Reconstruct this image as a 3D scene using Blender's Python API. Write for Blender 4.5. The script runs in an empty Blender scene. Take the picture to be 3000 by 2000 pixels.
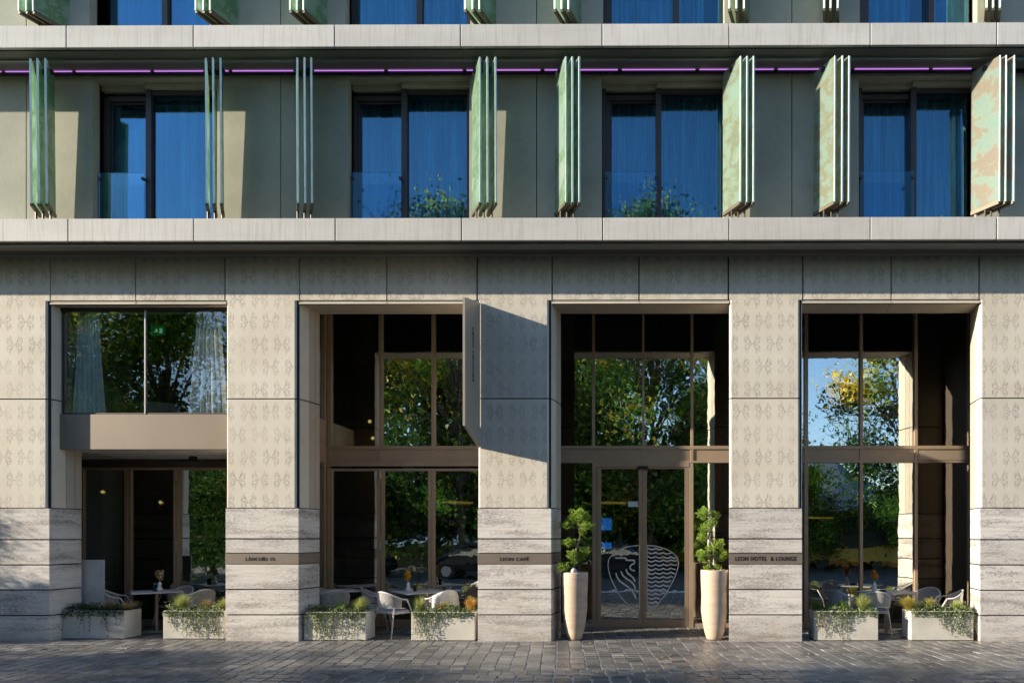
import bpy, bmesh, math, random
from mathutils import Vector, Matrix
random.seed(7)
PI = math.pi
scene = bpy.context.scene
col = scene.collection
# ------------------------------------------------------------------ camera
CD, EYE, F, YAW = 11.43, 1.789, 2000.0, 0.0045
PPX, PPY = 1861.0, 1565.0
cam_d = bpy.data.cameras.new('camera'); cam = bpy.data.objects.new('camera', cam_d); col.objects.link(cam)
cam.location = (0, -CD, EYE); cam.rotation_euler = (PI/2, 0, YAW)
cam_d.sensor_width = 36; cam_d.lens = 24; cam_d.clip_end = 3000; cam_d.clip_start = .05
cam_d.shift_x = -(PPX-1500)/3000; cam_d.shift_y = (PPY-1000)/3000
scene.camera = cam
_f = Vector((-math.sin(YAW), math.cos(YAW), 0)); _r = Vector((math.cos(YAW), math.sin(YAW), 0))
def at(px, py, Y):
    """world X, Z of a place seen at (px, py) in the survey photo, on the vertical plane y = Y"""
    d = _f*F + _r*(px-PPX) + Vector((0, 0, PPY-py))
    s = (Y+CD)/d.y
    return d.x*s, EYE+d.z*s
def X_(px, Y=0.0): return at(px, 1000, Y)[0]
def Z_(py, Y=0.0, px=1500): return at(px, py, Y)[1]
# ------------------------------------------------------------------ object helpers
def tag(o, label=None, cat=None, group=None, kind=None):
    if label: o['label'] = label
    if cat: o['category'] = cat
    if group: o['group'] = group
    if kind: o['kind'] = kind
    return o
def empty(name, loc=(0, 0, 0), rz=0, label=None, cat=None, group=None):
    o = bpy.data.objects.new(name, None); col.objects.link(o)
    o.location = loc; o.rotation_euler = (0, 0, rz); o.empty_display_size = .1
    return tag(o, label, cat, group)
def copy_tree(o, parent=None):
    c = o.copy(); col.objects.link(c)
    if parent is not None:
        c.parent = parent
    for ch in list(o.children): copy_tree(ch, c)
    return c
class MB:
    def __init__(s): s.v = []; s.f = []; s.c = []
    def add(s, vs, fs, tint=None):
        b = len(s.v); s.v += [tuple(p) for p in vs]; s.f += [tuple(i+b for i in f) for f in fs]
        if tint is not None: s.c += [tint]*len(fs)
        return s
    def box(s, x0, x1, y0, y1, z0, z1, tint=None):
        if x1 < x0: x0, x1 = x1, x0
        if y1 < y0: y0, y1 = y1, y0
        if z1 < z0: z0, z1 = z1, z0
        return s.add([(x0,y0,z0),(x1,y0,z0),(x1,y1,z0),(x0,y1,z0),(x0,y0,z1),(x1,y0,z1),(x1,y1,z1),(x0,y1,z1)],
              [(0,3,2,1),(4,5,6,7),(0,1,5,4),(1,2,6,5),(2,3,7,6),(3,0,4,7)], tint)
    def prism(s, poly, z0, z1):           # poly counter-clockwise seen from above
        n = len(poly)
        vs = [(x,y,z0) for x,y in poly]+[(x,y,z1) for x,y in poly]
        fs = [tuple(range(n-1,-1,-1)), tuple(range(n,2*n))]
        for i in range(n): j=(i+1)%n; fs.append((i,j,j+n,i+n))
        return s.add(vs, fs)
    def tube(s, pts, r, n=8, r2=None, cap=True, closed=False):
        pts = [Vector(p) for p in pts]; m = len(pts)
        b = len(s.v)
        for i, p in enumerate(pts):
            if closed: d = pts[(i+1)%m]-pts[(i-1)%m]
            elif i == 0: d = pts[1]-p
            elif i == m-1: d = p-pts[i-1]
            else: d = pts[i+1]-pts[i-1]
            d.normalize()
            u = d.cross(Vector((0,0,1)))
            if u.length < .05: u = d.cross(Vector((1,0,0)))
            u.normalize(); w = d.cross(u)
            rr = r if r2 is None else r+(r2-r)*i/(m-1)
            for k in range(n):
                a = 2*PI*k/n
                s.v.append(tuple(p+u*math.cos(a)*rr+w*math.sin(a)*rr))
        for i in range(m if closed else m-1):
            i2 = (i+1)%m
            for k in range(n):
                k2 = (k+1)%n
                s.f.append((b+i*n+k, b+i*n+k2, b+i2*n+k2, b+i2*n+k))
        if cap and not closed:
            s.f.append(tuple(b+k for k in range(n-1,-1,-1))); s.f.append(tuple(b+(m-1)*n+k for k in range(n)))
        return s
    def lathe(s, prof, cx=0, cy=0, n=32):
        b = len(s.v); m = len(prof)
        for r, z in prof:
            for k in range(n):
                a = 2*PI*k/n; s.v.append((cx+r*math.cos(a), cy+r*math.sin(a), z))
        for i in range(m-1):
            for k in range(n):
                k2=(k+1)%n; s.f.append((b+i*n+k, b+i*n+k2, b+(i+1)*n+k2, b+(i+1)*n+k))
        s.f.append(tuple(b+k for k in range(n-1,-1,-1))); s.f.append(tuple(b+(m-1)*n+k for k in range(n)))
        return s
    def ribbon(s, pts, w, th=.004):       # flat line on a vertical plane, pts (x,y,z), one continuous strip
        P_ = [Vector(p) for p in pts]; n = len(P_); L = []; R_ = []
        for k, p in enumerate(P_):
            d0 = (p-P_[k-1]).normalized() if k else None; d1 = (P_[k+1]-p).normalized() if k < n-1 else None
            d = (d0 or d1)+(d1 or d0) if (d0 and d1) else (d0 or d1)
            d = d.normalized(); nr = Vector((-d.z, 0, d.x)); c = 1.0
            if d0 and d1: c = 1/max(.6, d.dot(d1))
            L.append(p-nr*w/2*c); R_.append(p+nr*w/2*c)
        t_ = Vector((0, -th, 0))
        V_ = [tuple(q) for q in L]+[tuple(q) for q in R_]+[tuple(q+t_) for q in L]+[tuple(q+t_) for q in R_]
        F_ = []
        for k in range(n-1):
            F_ += [(k, n+k, n+k+1, k+1), (2*n+k, 2*n+k+1, 3*n+k+1, 3*n+k), (k, k+1, 2*n+k+1, 2*n+k), (n+k, 3*n+k, 3*n+k+1, n+k+1)]
        return s.add(V_, F_)
    def build(s, name, mat, parent=None, bevel=0, smooth=False, loc=None, rz=0):
        me = bpy.data.meshes.new(name); me.from_pydata(s.v, [], s.f); me.update()
        bm = bmesh.new(); bm.from_mesh(me)
        if not s.c: bmesh.ops.recalc_face_normals(bm, faces=bm.faces)
        bm.to_mesh(me); bm.free()
        if s.c:
            ca = me.color_attributes.new('tint', 'FLOAT_COLOR', 'CORNER')
            i = 0
            for p, c in zip(me.polygons, s.c):
                for li in p.loop_indices: ca.data[li].color = (c[0], c[1], c[2], 1)
        if smooth:
            for p in me.polygons: p.use_smooth = True
        o = bpy.data.objects.new(name, me); col.objects.link(o)
        if mat: me.materials.append(mat)
        if parent: o.parent = parent
        if loc: o.location = loc
        if rz: o.rotation_euler = (0, 0, rz)
        if bevel:
            m = o.modifiers.new('bevel', 'BEVEL'); m.width = bevel; m.segments = 2; m.limit_method = 'ANGLE'; m.angle_limit = math.radians(40)
        if smooth and not bevel:
            pass
        return o
# ------------------------------------------------------------------ material helpers
class NT:
    def __init__(s, name):
        s.m = bpy.data.materials.new(name); s.m.use_nodes = True; s.t = s.m.node_tree; s.n = s.t.nodes
        s.b = s.n['Principled BSDF']; s.out = s.n['Material Output']
    def node(s, typ, **kw):
        n = s.n.new(typ)
        for k, v in kw.items(): setattr(n, k, v)
        return n
    def link(s, a, b): s.t.links.new(a, b)
    def setin(s, sock, v):
        if isinstance(v, (int, float)): sock.default_value = v
        elif isinstance(v, (tuple, list)): sock.default_value = v
        else: s.link(v, sock)
    def math(s, op, a, b=None, c=None, clamp=False):
        n = s.node('ShaderNodeMath', operation=op, use_clamp=clamp)
        s.setin(n.inputs[0], a)
        if b is not None: s.setin(n.inputs[1], b)
        if c is not None: s.setin(n.inputs[2], c)
        return n.outputs[0]
    def pos(s):
        return s.node('ShaderNodeNewGeometry').outputs['Position']
    def obj(s): return s.node('ShaderNodeTexCoord').outputs['Object']
    def scale(s, vec, sc):
        n = s.node('ShaderNodeMapping'); s.link(vec, n.inputs[0]); n.inputs['Scale'].default_value = sc; return n.outputs[0]
    def noise(s, vec, scale, detail=4, rough=.55, dist=0):
        n = s.node('ShaderNodeTexNoise'); s.link(vec, n.inputs['Vector'])
        n.inputs['Scale'].default_value = scale; n.inputs['Detail'].default_value = detail; n.inputs['Roughness'].default_value = rough
        n.inputs['Distortion'].default_value = dist
        return n.outputs['Fac']
    def ramp(s, fac, stops):
        n = s.node('ShaderNodeValToRGB'); s.link(fac, n.inputs[0]); e = n.color_ramp.elements
        while len(e) < len(stops): e.new(.5)
        for i, (p, c) in enumerate(stops):
            e[i].position = p; e[i].color = (c[0], c[1], c[2], 1) if isinstance(c, (tuple, list)) else (c, c, c, 1)
        return n.outputs[0]
    def mix(s, fac, a, b, mode='MIX'):
        n = s.node('ShaderNodeMix', data_type='RGBA', blend_type=mode)
        s.setin(n.inputs[0], fac)
        for sock, v in ((n.inputs[6], a), (n.inputs[7], b)):
            if isinstance(v, (tuple, list)): sock.default_value = (v[0], v[1], v[2], 1)
            else: s.link(v, sock)
        return n.outputs[2]
    def bump(s, h, strength=.3, dist=.01):
        n = s.node('ShaderNodeBump'); s.link(h, n.inputs['Height']); n.inputs['Strength'].default_value = strength; n.inputs['Distance'].default_value = dist
        s.link(n.outputs[0], s.b.inputs['Normal']); return n.outputs[0]
    def base(s, c, rough=.6, metal=0, spec=.5):
        if isinstance(c, (tuple, list)): s.b.inputs['Base Color'].default_value = (c[0], c[1], c[2], 1)
        else: s.link(c, s.b.inputs['Base Color'])
        s.setin(s.b.inputs['Roughness'], rough); s.b.inputs['Metallic'].default_value = metal
        s.b.inputs['Specular IOR Level'].default_value = spec
        return s
def simple(name, c, rough=.6, metal=0, var=.12, sc=6, bump=0, spec=.5, stretch=(1,1,1), local=False):
    t = NT(name); p = t.scale(t.obj() if local else t.pos(), stretch)
    n = t.noise(p, sc, 5, .6)
    lo = tuple(x*(1-var) for x in c); hi = tuple(min(1, x*(1+var)) for x in c)
    t.base(t.ramp(n, [(.3, lo), (.7, hi)]), rough, metal, spec)
    if bump: t.bump(t.noise(p, sc*8, 4), bump, .004)
    return t.m
def tinted(name, rough=.6, var=.1, sc=20, spec=.4, translucent=0):
    t = NT(name); a = t.node('ShaderNodeAttribute', attribute_name='tint').outputs['Color']
    n = t.noise(t.pos(), sc, 4)
    c = t.mix(1, a, t.ramp(n, [(.3, 1-var), (.7, 1+var)]), 'MULTIPLY')
    t.base(c, rough, 0, spec)
    if translucent:
        tr = t.node('ShaderNodeBsdfTranslucent'); t.link(c, tr.inputs[0]); mx = t.node('ShaderNodeMixShader'); mx.inputs[0].default_value = translucent
        t.link(t.b.outputs[0], mx.inputs[1]); t.link(tr.outputs[0], mx.inputs[2]); t.link(mx.outputs[0], t.out.inputs[0])
    return t.m
def glass(name, refl, refl_c=(1,1,1), trans_c=(.8,.9,.88), rough=0.0, wav=.0):
    t = NT(name); g = t.node('ShaderNodeBsdfGlossy'); g.inputs['Color'].default_value = (*refl_c, 1); g.inputs['Roughness'].default_value = rough
    tr = t.node('ShaderNodeBsdfTransparent'); tr.inputs[0].default_value = (*trans_c, 1)
    fr = t.node('ShaderNodeFresnel'); fr.inputs[0].default_value = 1.45
    fac = t.math('ADD', t.math('MULTIPLY', fr.outputs[0], .6), refl, clamp=True)
    if wav:
        b = t.node('ShaderNodeBump'); t.link(t.noise(t.pos(), 1.6, 3), b.inputs['Height']); b.inputs['Strength'].default_value = wav; b.inputs['Distance'].default_value = .02
        t.link(b.outputs[0], g.inputs['Normal'])
    mx = t.node('ShaderNodeMixShader'); t.link(fac, mx.inputs[0]); t.link(tr.outputs[0], mx.inputs[1]); t.link(g.outputs[0], mx.inputs[2])
    t.link(mx.outputs[0], t.out.inputs[0]); return t.m
def emit(name, c, s):
    t = NT(name); e = t.node('ShaderNodeEmission'); e.inputs[0].default_value = (*c, 1); e.inputs[1].default_value = s
    t.link(e.outputs[0], t.out.inputs[0]); return t.m
M = {}
# patterned limestone-coloured concrete
def ornament_mat():
    t = NT('patterned stone'); p = t.pos()
    sep = t.node('ShaderNodeSeparateXYZ'); t.link(p, sep.inputs[0]); x, z = sep.outputs[0], sep.outputs[2]
    PXm, PZ = .3755, .3785
    x0, z0 = at(729.3, 943, 0)
    rz = t.math('DIVIDE', t.math('SUBTRACT', z, z0), PZ)
    row = t.math('ROUND', rz)
    v = t.math('MULTIPLY', t.math('ABSOLUTE', t.math('SUBTRACT', rz, row)), PZ)
    odd = t.math('MULTIPLY', t.math('FLOORED_MODULO', row, 2), .5)
    rx = t.math('ADD', t.math('DIVIDE', t.math('SUBTRACT', x, x0), PXm), odd)
    u = t.math('MULTIPLY', t.math('ABSOLUTE', t.math('SUBTRACT', rx, t.math('ROUND', rx))), PXm)
    # slight wobble so every figure differs
    wob = t.math('MULTIPLY', t.math('SUBTRACT', t.noise(p, 9, 2), .5), .02)
    u = t.math('ADD', u, wob); v = t.math('ADD', v, wob)
    def ring(cx, cy, r, w):
        dx = t.math('SUBTRACT', u, cx); dy = t.math('SUBTRACT', v, cy)
        d = t.math('SQRT', t.math('ADD', t.math('MULTIPLY', dx, dx), t.math('MULTIPLY', dy, dy)))
        return t.math('SUBTRACT', 1, t.math('DIVIDE', t.math('ABSOLUTE', t.math('SUBTRACT', d, r)), w), clamp=True)
    def seg(ax, ay, bx, by, w):
        dx, dy = bx-ax, by-ay; L2 = dx*dx+dy*dy
        h = t.math('DIVIDE', t.math('ADD', t.math('MULTIPLY', t.math('SUBTRACT', u, ax), dx), t.math('MULTIPLY', t.math('SUBTRACT', v, ay), dy)), L2, clamp=True)
        ex = t.math('SUBTRACT', t.math('SUBTRACT', u, ax), t.math('MULTIPLY', h, dx)); ey = t.math('SUBTRACT', t.math('SUBTRACT', v, ay), t.math('MULTIPLY', h, dy))
        d = t.math('SQRT', t.math('ADD', t.math('MULTIPLY', ex, ex), t.math('MULTIPLY', ey, ey)))
        return t.math('SUBTRACT', 1, t.math('DIVIDE', d, w), clamp=True)
    parts = [ring(.088, .05, .036, .013), ring(.098, .088, .028, .011), seg(.02, .010, .050, .075, .013), seg(.050, .075, .078, .155, .011), seg(0, 0, .07, .012, .011), seg(.112, .03, .13, .085, .010)]
    m = parts[0]
    for q in parts[1:]: m = t.math('MAXIMUM', m, q)
    er = t.ramp(t.noise(p, 34, 4, .7), [(.42, 0), (.60, 1)])
    big = t.ramp(t.noise(p, 1.3, 3), [(.35, .35), (.65, 1)])
    geo = t.node('ShaderNodeNewGeometry'); sn = t.node('ShaderNodeSeparateXYZ'); t.link(geo.outputs['Normal'], sn.inputs[0])
    front = t.math('GREATER_THAN', t.math('ABSOLUTE', sn.outputs[1]), .95)
    m = t.math('MULTIPLY', t.math('MULTIPLY', t.math('MULTIPLY', m, t.math('ADD', er, .25)), big), front, clamp=True)
    cloud = t.noise(p, 1.1, 6, .6)
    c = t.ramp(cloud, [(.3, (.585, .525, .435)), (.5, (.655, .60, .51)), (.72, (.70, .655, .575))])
    fine = t.ramp(t.noise(p, 90, 3), [(.3, .93), (.7, 1.04)])
    c = t.mix(1, c, fine, 'MULTIPLY')
    c = t.mix(t.math('MULTIPLY', m, .8), c, (.25, .21, .18))
    # sparse dark lichen specks
    sp = t.ramp(t.noise(p, 55, 2, .5), [(.70, 0), (.76, 1)])
    c = t.mix(t.math('MULTIPLY', sp, .35), c, (.2, .17, .15))
    c = t.mix(1, c, t.ramp(t.node('ShaderNodeObjectInfo').outputs['Random'], [(0, (.90, .91, .93)), (.5, (.99, .985, .97)), (1, (1.06, 1.05, 1.04))]), 'MULTIPLY')
    t.base(c, .75, 0, .3)
    t.bump(t.math('SUBTRACT', t.noise(p, 60, 4), t.math('MULTIPLY', m, 1.2)), .35, .004)
    return t.m
def travertine_mat():
    t = NT('travertine'); p = t.pos(); rnd = t.node('ShaderNodeObjectInfo').outputs['Random']
    cmb = t.node('ShaderNodeCombineXYZ'); t.link(t.math('MULTIPLY', rnd, 37), cmb.inputs[0]); t.link(t.math('MULTIPLY', rnd, 91), cmb.inputs[2])
    va = t.node('ShaderNodeVectorMath', operation='ADD'); t.link(p, va.inputs[0]); t.link(cmb.outputs[0], va.inputs[1]); q = va.outputs[0]
    streak = t.noise(t.scale(q, (.8, .8, 13)), 1.6, 7, .66, .4)
    c = t.ramp(streak, [(.28, (.53, .47, .42)), (.45, (.66, .61, .56)), (.6, (.73, .69, .645)), (.8, (.63, .575, .52))])
    tone = t.ramp(rnd, [(0, .9), (1, 1.07)]); c = t.mix(1, c, tone, 'MULTIPLY')
    pit = t.noise(t.scale(q, (7, 7, 44)), 2.6, 6, .75, .8)
    dens = t.noise(t.scale(q, (.7, .7, 4)), 1.5, 3)
    pm = t.ramp(t.math('ADD', t.math('MULTIPLY', dens, .42), t.math('MULTIPLY', pit, .75)), [(.618, 0), (.66, 1)])
    c = t.mix(t.math('MULTIPLY', pm, .70), c, (.20, .16, .14))
    sz_ = t.node('ShaderNodeSeparateXYZ'); t.link(p, sz_.inputs[0])
    low = t.math('SUBTRACT', 1, t.math('MULTIPLY', sz_.outputs[2], 2.6), clamp=True)
    gm = t.math('MULTIPLY', t.math('POWER', low, 1.6), t.ramp(t.noise(p, 5, 6, .7), [(.3, .25), (.7, 1)]))
    c = t.mix(t.math('MULTIPLY', gm, .55), c, (.22, .18, .145))
    t.base(c, .7, 0, .3)
    t.bump(t.math('SUBTRACT', t.math('MULTIPLY', streak, .5), pm), .6, .008)
    return t.m
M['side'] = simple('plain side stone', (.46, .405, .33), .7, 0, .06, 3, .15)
M['orn'] = ornament_mat(); M['trav'] = travertine_mat()
def ledge_mat():
    t = NT('ledge concrete'); p = t.pos(); rnd = t.node('ShaderNodeObjectInfo').outputs['Random']
    n = t.noise(t.scale(p, (.6, 1, 2.5)), 1.2, 7, .65)
    c = t.ramp(n, [(.3, (.52, .495, .455)), (.6, (.585, .56, .52)), (.8, (.55, .525, .485))])
    c = t.mix(1, c, t.ramp(rnd, [(0, .93), (1, 1.05)]), 'MULTIPLY')
    st = t.noise(t.scale(p, (14, 1, .8)), 2.0, 3)
    c = t.mix(t.math('MULTIPLY', t.ramp(st, [(.48, 0), (.75, 1)]), .48), c, (.35, .32, .27))
    t.base(c, .7, 0, .3); t.bump(t.noise(p, 70, 4), .15, .003); return t.m
M['ledge'] = ledge_mat()
def wall_mat():
    t = NT('upper concrete'); p = t.pos()
    n = t.noise(p, .9, 8, .62); n2 = t.noise(t.scale(p, (6, 6, 1)), 6, 4)
    c = t.ramp(n, [(.3, (.31, .31, .235)), (.55, (.41, .405, .32)), (.75, (.49, .475, .38))])
    c = t.mix(.25, c, t.ramp(n2, [(.3, (.22, .21, .18)), (.7, (.40, .38, .33))]))
    t.base(c, .8, 0, .3); t.bump(t.noise(p, 50, 5), .25, .004); return t.m
M['wall'] = wall_mat()
M['dark'] = simple('dark joint', (.02, .019, .018), .9)
M['bronze'] = simple('bronze metal', (.43, .32, .225), .42, .25, .06, 3)
M['bronze_light'] = simple('champagne metal', (.46, .365, .28), .4, .4, .04, 2)
M['bay_metal'] = simple('bay cladding metal', (.25, .20, .155), .45, .3, .04, 2)
M['bronze_dark'] = simple('dark bronze metal', (.10, .075, .058), .45, .3, .08)
M['frame'] = simple('anthracite frame', (.055, .045, .045), .45, .2, .08)
M['soffit'] = simple('metal soffit', (.26, .245, .22), .35, .4, .08, 1.5)
M['soffit_dark'] = simple('dark soffit groove', (.09, .085, .078), .45, .3)
M['soffit_white'] = simple('white render', (.55, .53, .50), .8)
M['niche'] = simple('pale render', (.40, .385, .31), .8)
M['beam'] = simple('steel beam', (.33, .36, .36), .3, .6, .1, 2)
M['plaque'] = simple('bronze plaque', (.25, .205, .17), .45, .3, .06, 3)
M['letter'] = simple('engraved letter', (.03, .025, .02), .5, .2)
M['white_metal'] = simple('white powder coated metal', (.62, .60, .60), .45)
M['rope'] = simple('light grey rope', (.50, .48, .47), .85, bump=.4, sc=30)
M['seat'] = simple('seat fabric', (.42, .41, .42), .85, bump=.3, sc=30)
M['black'] = simple('black plastic', (.012, .012, .013), .5)
M['dark_fabric'] = simple('charcoal fabric', (.05, .05, .055), .9, bump=.3, sc=30)
M['fleece'] = simple('white fleece', (.74, .72, .68), .95, bump=.8, sc=14)
M['throw'] = simple('grey throw', (.34, .34, .37), .95, bump=.8, sc=14)
M['planter'] = simple('planter concrete', (.58, .545, .475), .75, 0, .13, 2.6, .3)
M['soil'] = simple('soil', (.04, .03, .022), .95, bump=.8, sc=14)
M['pot'] = simple('clay pot', (.52, .40, .30), .7, 0, .17, 2.5, .25, stretch=(1, 1, 3))
M['bark'] = simple('bark', (.16, .12, .09), .9, bump=.6, sc=20)
M['gbark'] = simple('pale trunk', (.32, .25, .2), .9, bump=.6, sc=20)
M['leaf'] = tinted('leaf', .5, .25, 8, .4, .35)
M['grass'] = tinted('grass blade', .6, .15, 8, .3, .3)
M['ceramic'] = simple('white glazed vase', (.72, .71, .69), .2)
M['flower'] = tinted('dried flower', .8, .2, 30, .2, .3)
M['stone_ball'] = simple('round stone', (.5, .48, .45), .7, bump=.4)
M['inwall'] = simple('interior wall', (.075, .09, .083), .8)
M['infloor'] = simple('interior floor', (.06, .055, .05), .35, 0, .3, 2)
M['incolour'] = simple('ochre panel', (.42, .24, .03), .6)
M['curtain'] = simple('curtain', (.82, .84, .86), .9, 0, .03)
def painted_folds():
    t = NT('curtain with painted folds'); p = t.pos()
    n = t.noise(t.scale(p, (1, .02, .03)), 9, 3, .6, .2); n2 = t.noise(t.scale(p, (1, .02, .05)), 30, 2, .5)  # pale and dark vertical bands paint the light and shade of folds
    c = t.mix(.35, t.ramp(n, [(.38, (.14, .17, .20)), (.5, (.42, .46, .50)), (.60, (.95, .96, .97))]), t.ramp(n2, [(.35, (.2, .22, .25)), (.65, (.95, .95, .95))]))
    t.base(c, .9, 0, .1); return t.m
M['painted_folds'] = painted_folds()
M['led'] = emit('purple tube', (.56, .24, .78), .50)
M['ledcase'] = simple('tube case', (.03, .012, .045), .4)
M['gold_light'] = emit('warm lamp', (1.0, .62, .12), .22)
M['globe_light'] = emit('warm globe', (1.0, .78, .42), 1.0)
M['screen'] = emit('blue screen', (.03, .22, .9), .5)
M['exit'] = emit('green exit sign', (.01, .22, .06), .07)
M['paper'] = simple('paper notice', (.55, .62, .62), .6)
M['emblem'] = simple('frosted emblem film', (.80, .80, .78), .6)
M['gl_low'] = glass('street glazing', .50, (1, 1, .97), (.80, .90, .87), 0, .10)
M['gl_bay'] = glass('bay glazing', .055, (.95, .97, 1), (.95, .98, .98), 0, .03)
M['gl_up'] = glass('blue sky glazing', .13, (.38, .64, .76), (.52, .84, .98), 0, .03)
M['gl_bal'] = glass('balustrade glass', .01, (.45, .80, .9), (.84, .92, .97))
def fin_mat():
    t = NT('printed glass fin'); p = t.pos()
    sep = t.node('ShaderNodeSeparateXYZ'); t.link(p, sep.inputs[0])
    n = t.noise(t.scale(p, (1.5, 1.5, 1.7)), 1.15, 5, .62, .3)
    g = t.math('MULTIPLY', t.math('ADD', sep.outputs[0], 2.5), 1/9.5, clamp=True)
    green = t.ramp(n, [(.36, (.72, .82, .76)), (.46, (.60, .74, .62)), (.54, (.36, .56, .34)), (.60, (.64, .76, .64)), (.68, (.76, .84, .78))])
    pink = t.ramp(n, [(.36, (.48, .68, .64)), (.46, (.62, .72, .66)), (.50, (.72, .52, .44)), (.57, (.68, .54, .48)), (.61, (.50, .68, .64)), (.70, (.70, .54, .47))])
    c = t.mix(g, green, pink)
    dots = t.ramp(t.noise(p, 60, 2), [(.3, .88), (.7, 1.06)])
    c = t.mix(1, c, dots, 'MULTIPLY')
    c = t.mix(1, c, (.70, .78, .73), 'MULTIPLY'); c = t.mix(t.math('MULTIPLY', g, .25), c, t.mix(1, c, (.8, .75, .75), 'MULTIPLY')); t.base(c, .25, 0, .5)
    tr = t.node('ShaderNodeBsdfTranslucent'); t.link(c, tr.inputs[0]); ts = t.node('ShaderNodeBsdfTransparent'); t.link(t.mix(.4, c, (1, 1, 1)), ts.inputs[0])
    m1 = t.node('ShaderNodeMixShader'); m1.inputs[0].default_value = .52; t.link(t.b.outputs[0], m1.inputs[1]); t.link(tr.outputs[0], m1.inputs[2])
    m2 = t.node('ShaderNodeMixShader'); m2.inputs[0].default_value = .24; t.link(m1.outputs[0], m2.inputs[1]); t.link(ts.outputs[0], m2.inputs[2])
    t.link(m2.outputs[0], t.out.inputs[0]); return t.m
M['fin'] = fin_mat()
M['fin_edge'] = simple('polished glass edge', (.74, .84, .76), .2)
M['clamp'] = simple('weathered steel clamp', (.11, .09, .06), .5, .4)
M['plate'] = simple('bracket plate', (.55, .53, .5), .4, .5)

SKEW = .185          # the side faces of the stone pillars run this much to the right per metre of depth
DJ = .54             # depth of the stone pillars
GY = 1.80            # plane of the street glazing
# ================================================================== HOTEL
hotel = empty('hotel_building', (0, 0, 0), 0, 'pale stone hotel with patterned pillars below and green glass louvres between concrete ledges above', 'building')
XL, XR = -16.0, 8.4
z752, z880, z890, z1168, z1487 = Z_(752), Z_(879), Z_(889), Z_(1167), Z_(1487)
def foot(xl, xr, y0, y1, cl=0, cr=0, proud=0, sk=True):
    s0, s1 = (SKEW*y0, SKEW*y1) if sk else (0, 0)
    pts = []
    if cl: pts += [(xl+s0+cl, y0)]
    else: pts += [(xl+s0, y0)]
    if cr: pts += [(xr+s0-cr, y0), (xr+s0+SKEW*cr*.8, y0+cr*.8)]
    else: pts += [(xr+s0, y0)]
    pts += [(xr+s1, y1), (xl+s1, y1)]
    if cl: pts += [(xl+s0+SKEW*cl, y0+cl)]
    return pts
pil = [(XL, X_(145)), (X_(661), X_(875)), (X_(1400), X_(1615)), (X_(2136), X_(2350)), (X_(2871), XR)]
plz = [[1487,1580,1654,1727,1802], [1487,1577.5,1620,1651,1725.5,1800], [1487,1577.5,1620,1651,1726,1800], [1487,1577.5,1620,1651,1726,1800], [1487,1580,1654,1728,1802]]
plaque_txt = {1: ('LÁNCHÍD 19.', 'bronze address band on the pillar between the bay window and the café screen', 720, 808), 2: ('LEON CAFÉ', 'bronze name band reading Leon Café on the pillar left of the entrance', 1465, 1549), 3: ('LEON HOTEL  & LOUNGE', 'bronze name band reading Leon Hotel and Lounge on the pillar right of the entrance', 2154, 2333)}
def text_mesh(name, body, mat, parent, width, height, center, rot=0):
    cu = bpy.data.curves.new('letters', 'FONT'); cu.body = body; cu.extrude = .002; cu.offset = .018; cu.align_x = 'CENTER'; cu.align_y = 'CENTER'; cu.space_character = 1.15
    ob = bpy.data.objects.new('tmp', cu); col.objects.link(ob)
    dg = bpy.context.evaluated_depsgraph_get(); me = bpy.data.meshes.new_from_object(ob.evaluated_get(dg))
    bpy.data.objects.remove(ob)
    xs = [v.co.x for v in me.vertices]; ys = [v.co.y for v in me.vertices]
    w = max(xs)-min(xs); h = max(ys)-min(ys); mx = (max(xs)+min(xs))/2; my = (max(ys)+min(ys))/2
    for v in me.vertices:
        v.co.x = (v.co.x-mx)*width/w; v.co.y = (v.co.y-my)*height/h
    me.materials.append(mat); me.name = name
    o = bpy.data.objects.new(name, me); col.objects.link(o)
    if parent: o.parent = parent
    o.location = center; o.rotation_euler = (PI/2, 0, 0) if not rot else rot
    return o
G = .010
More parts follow.
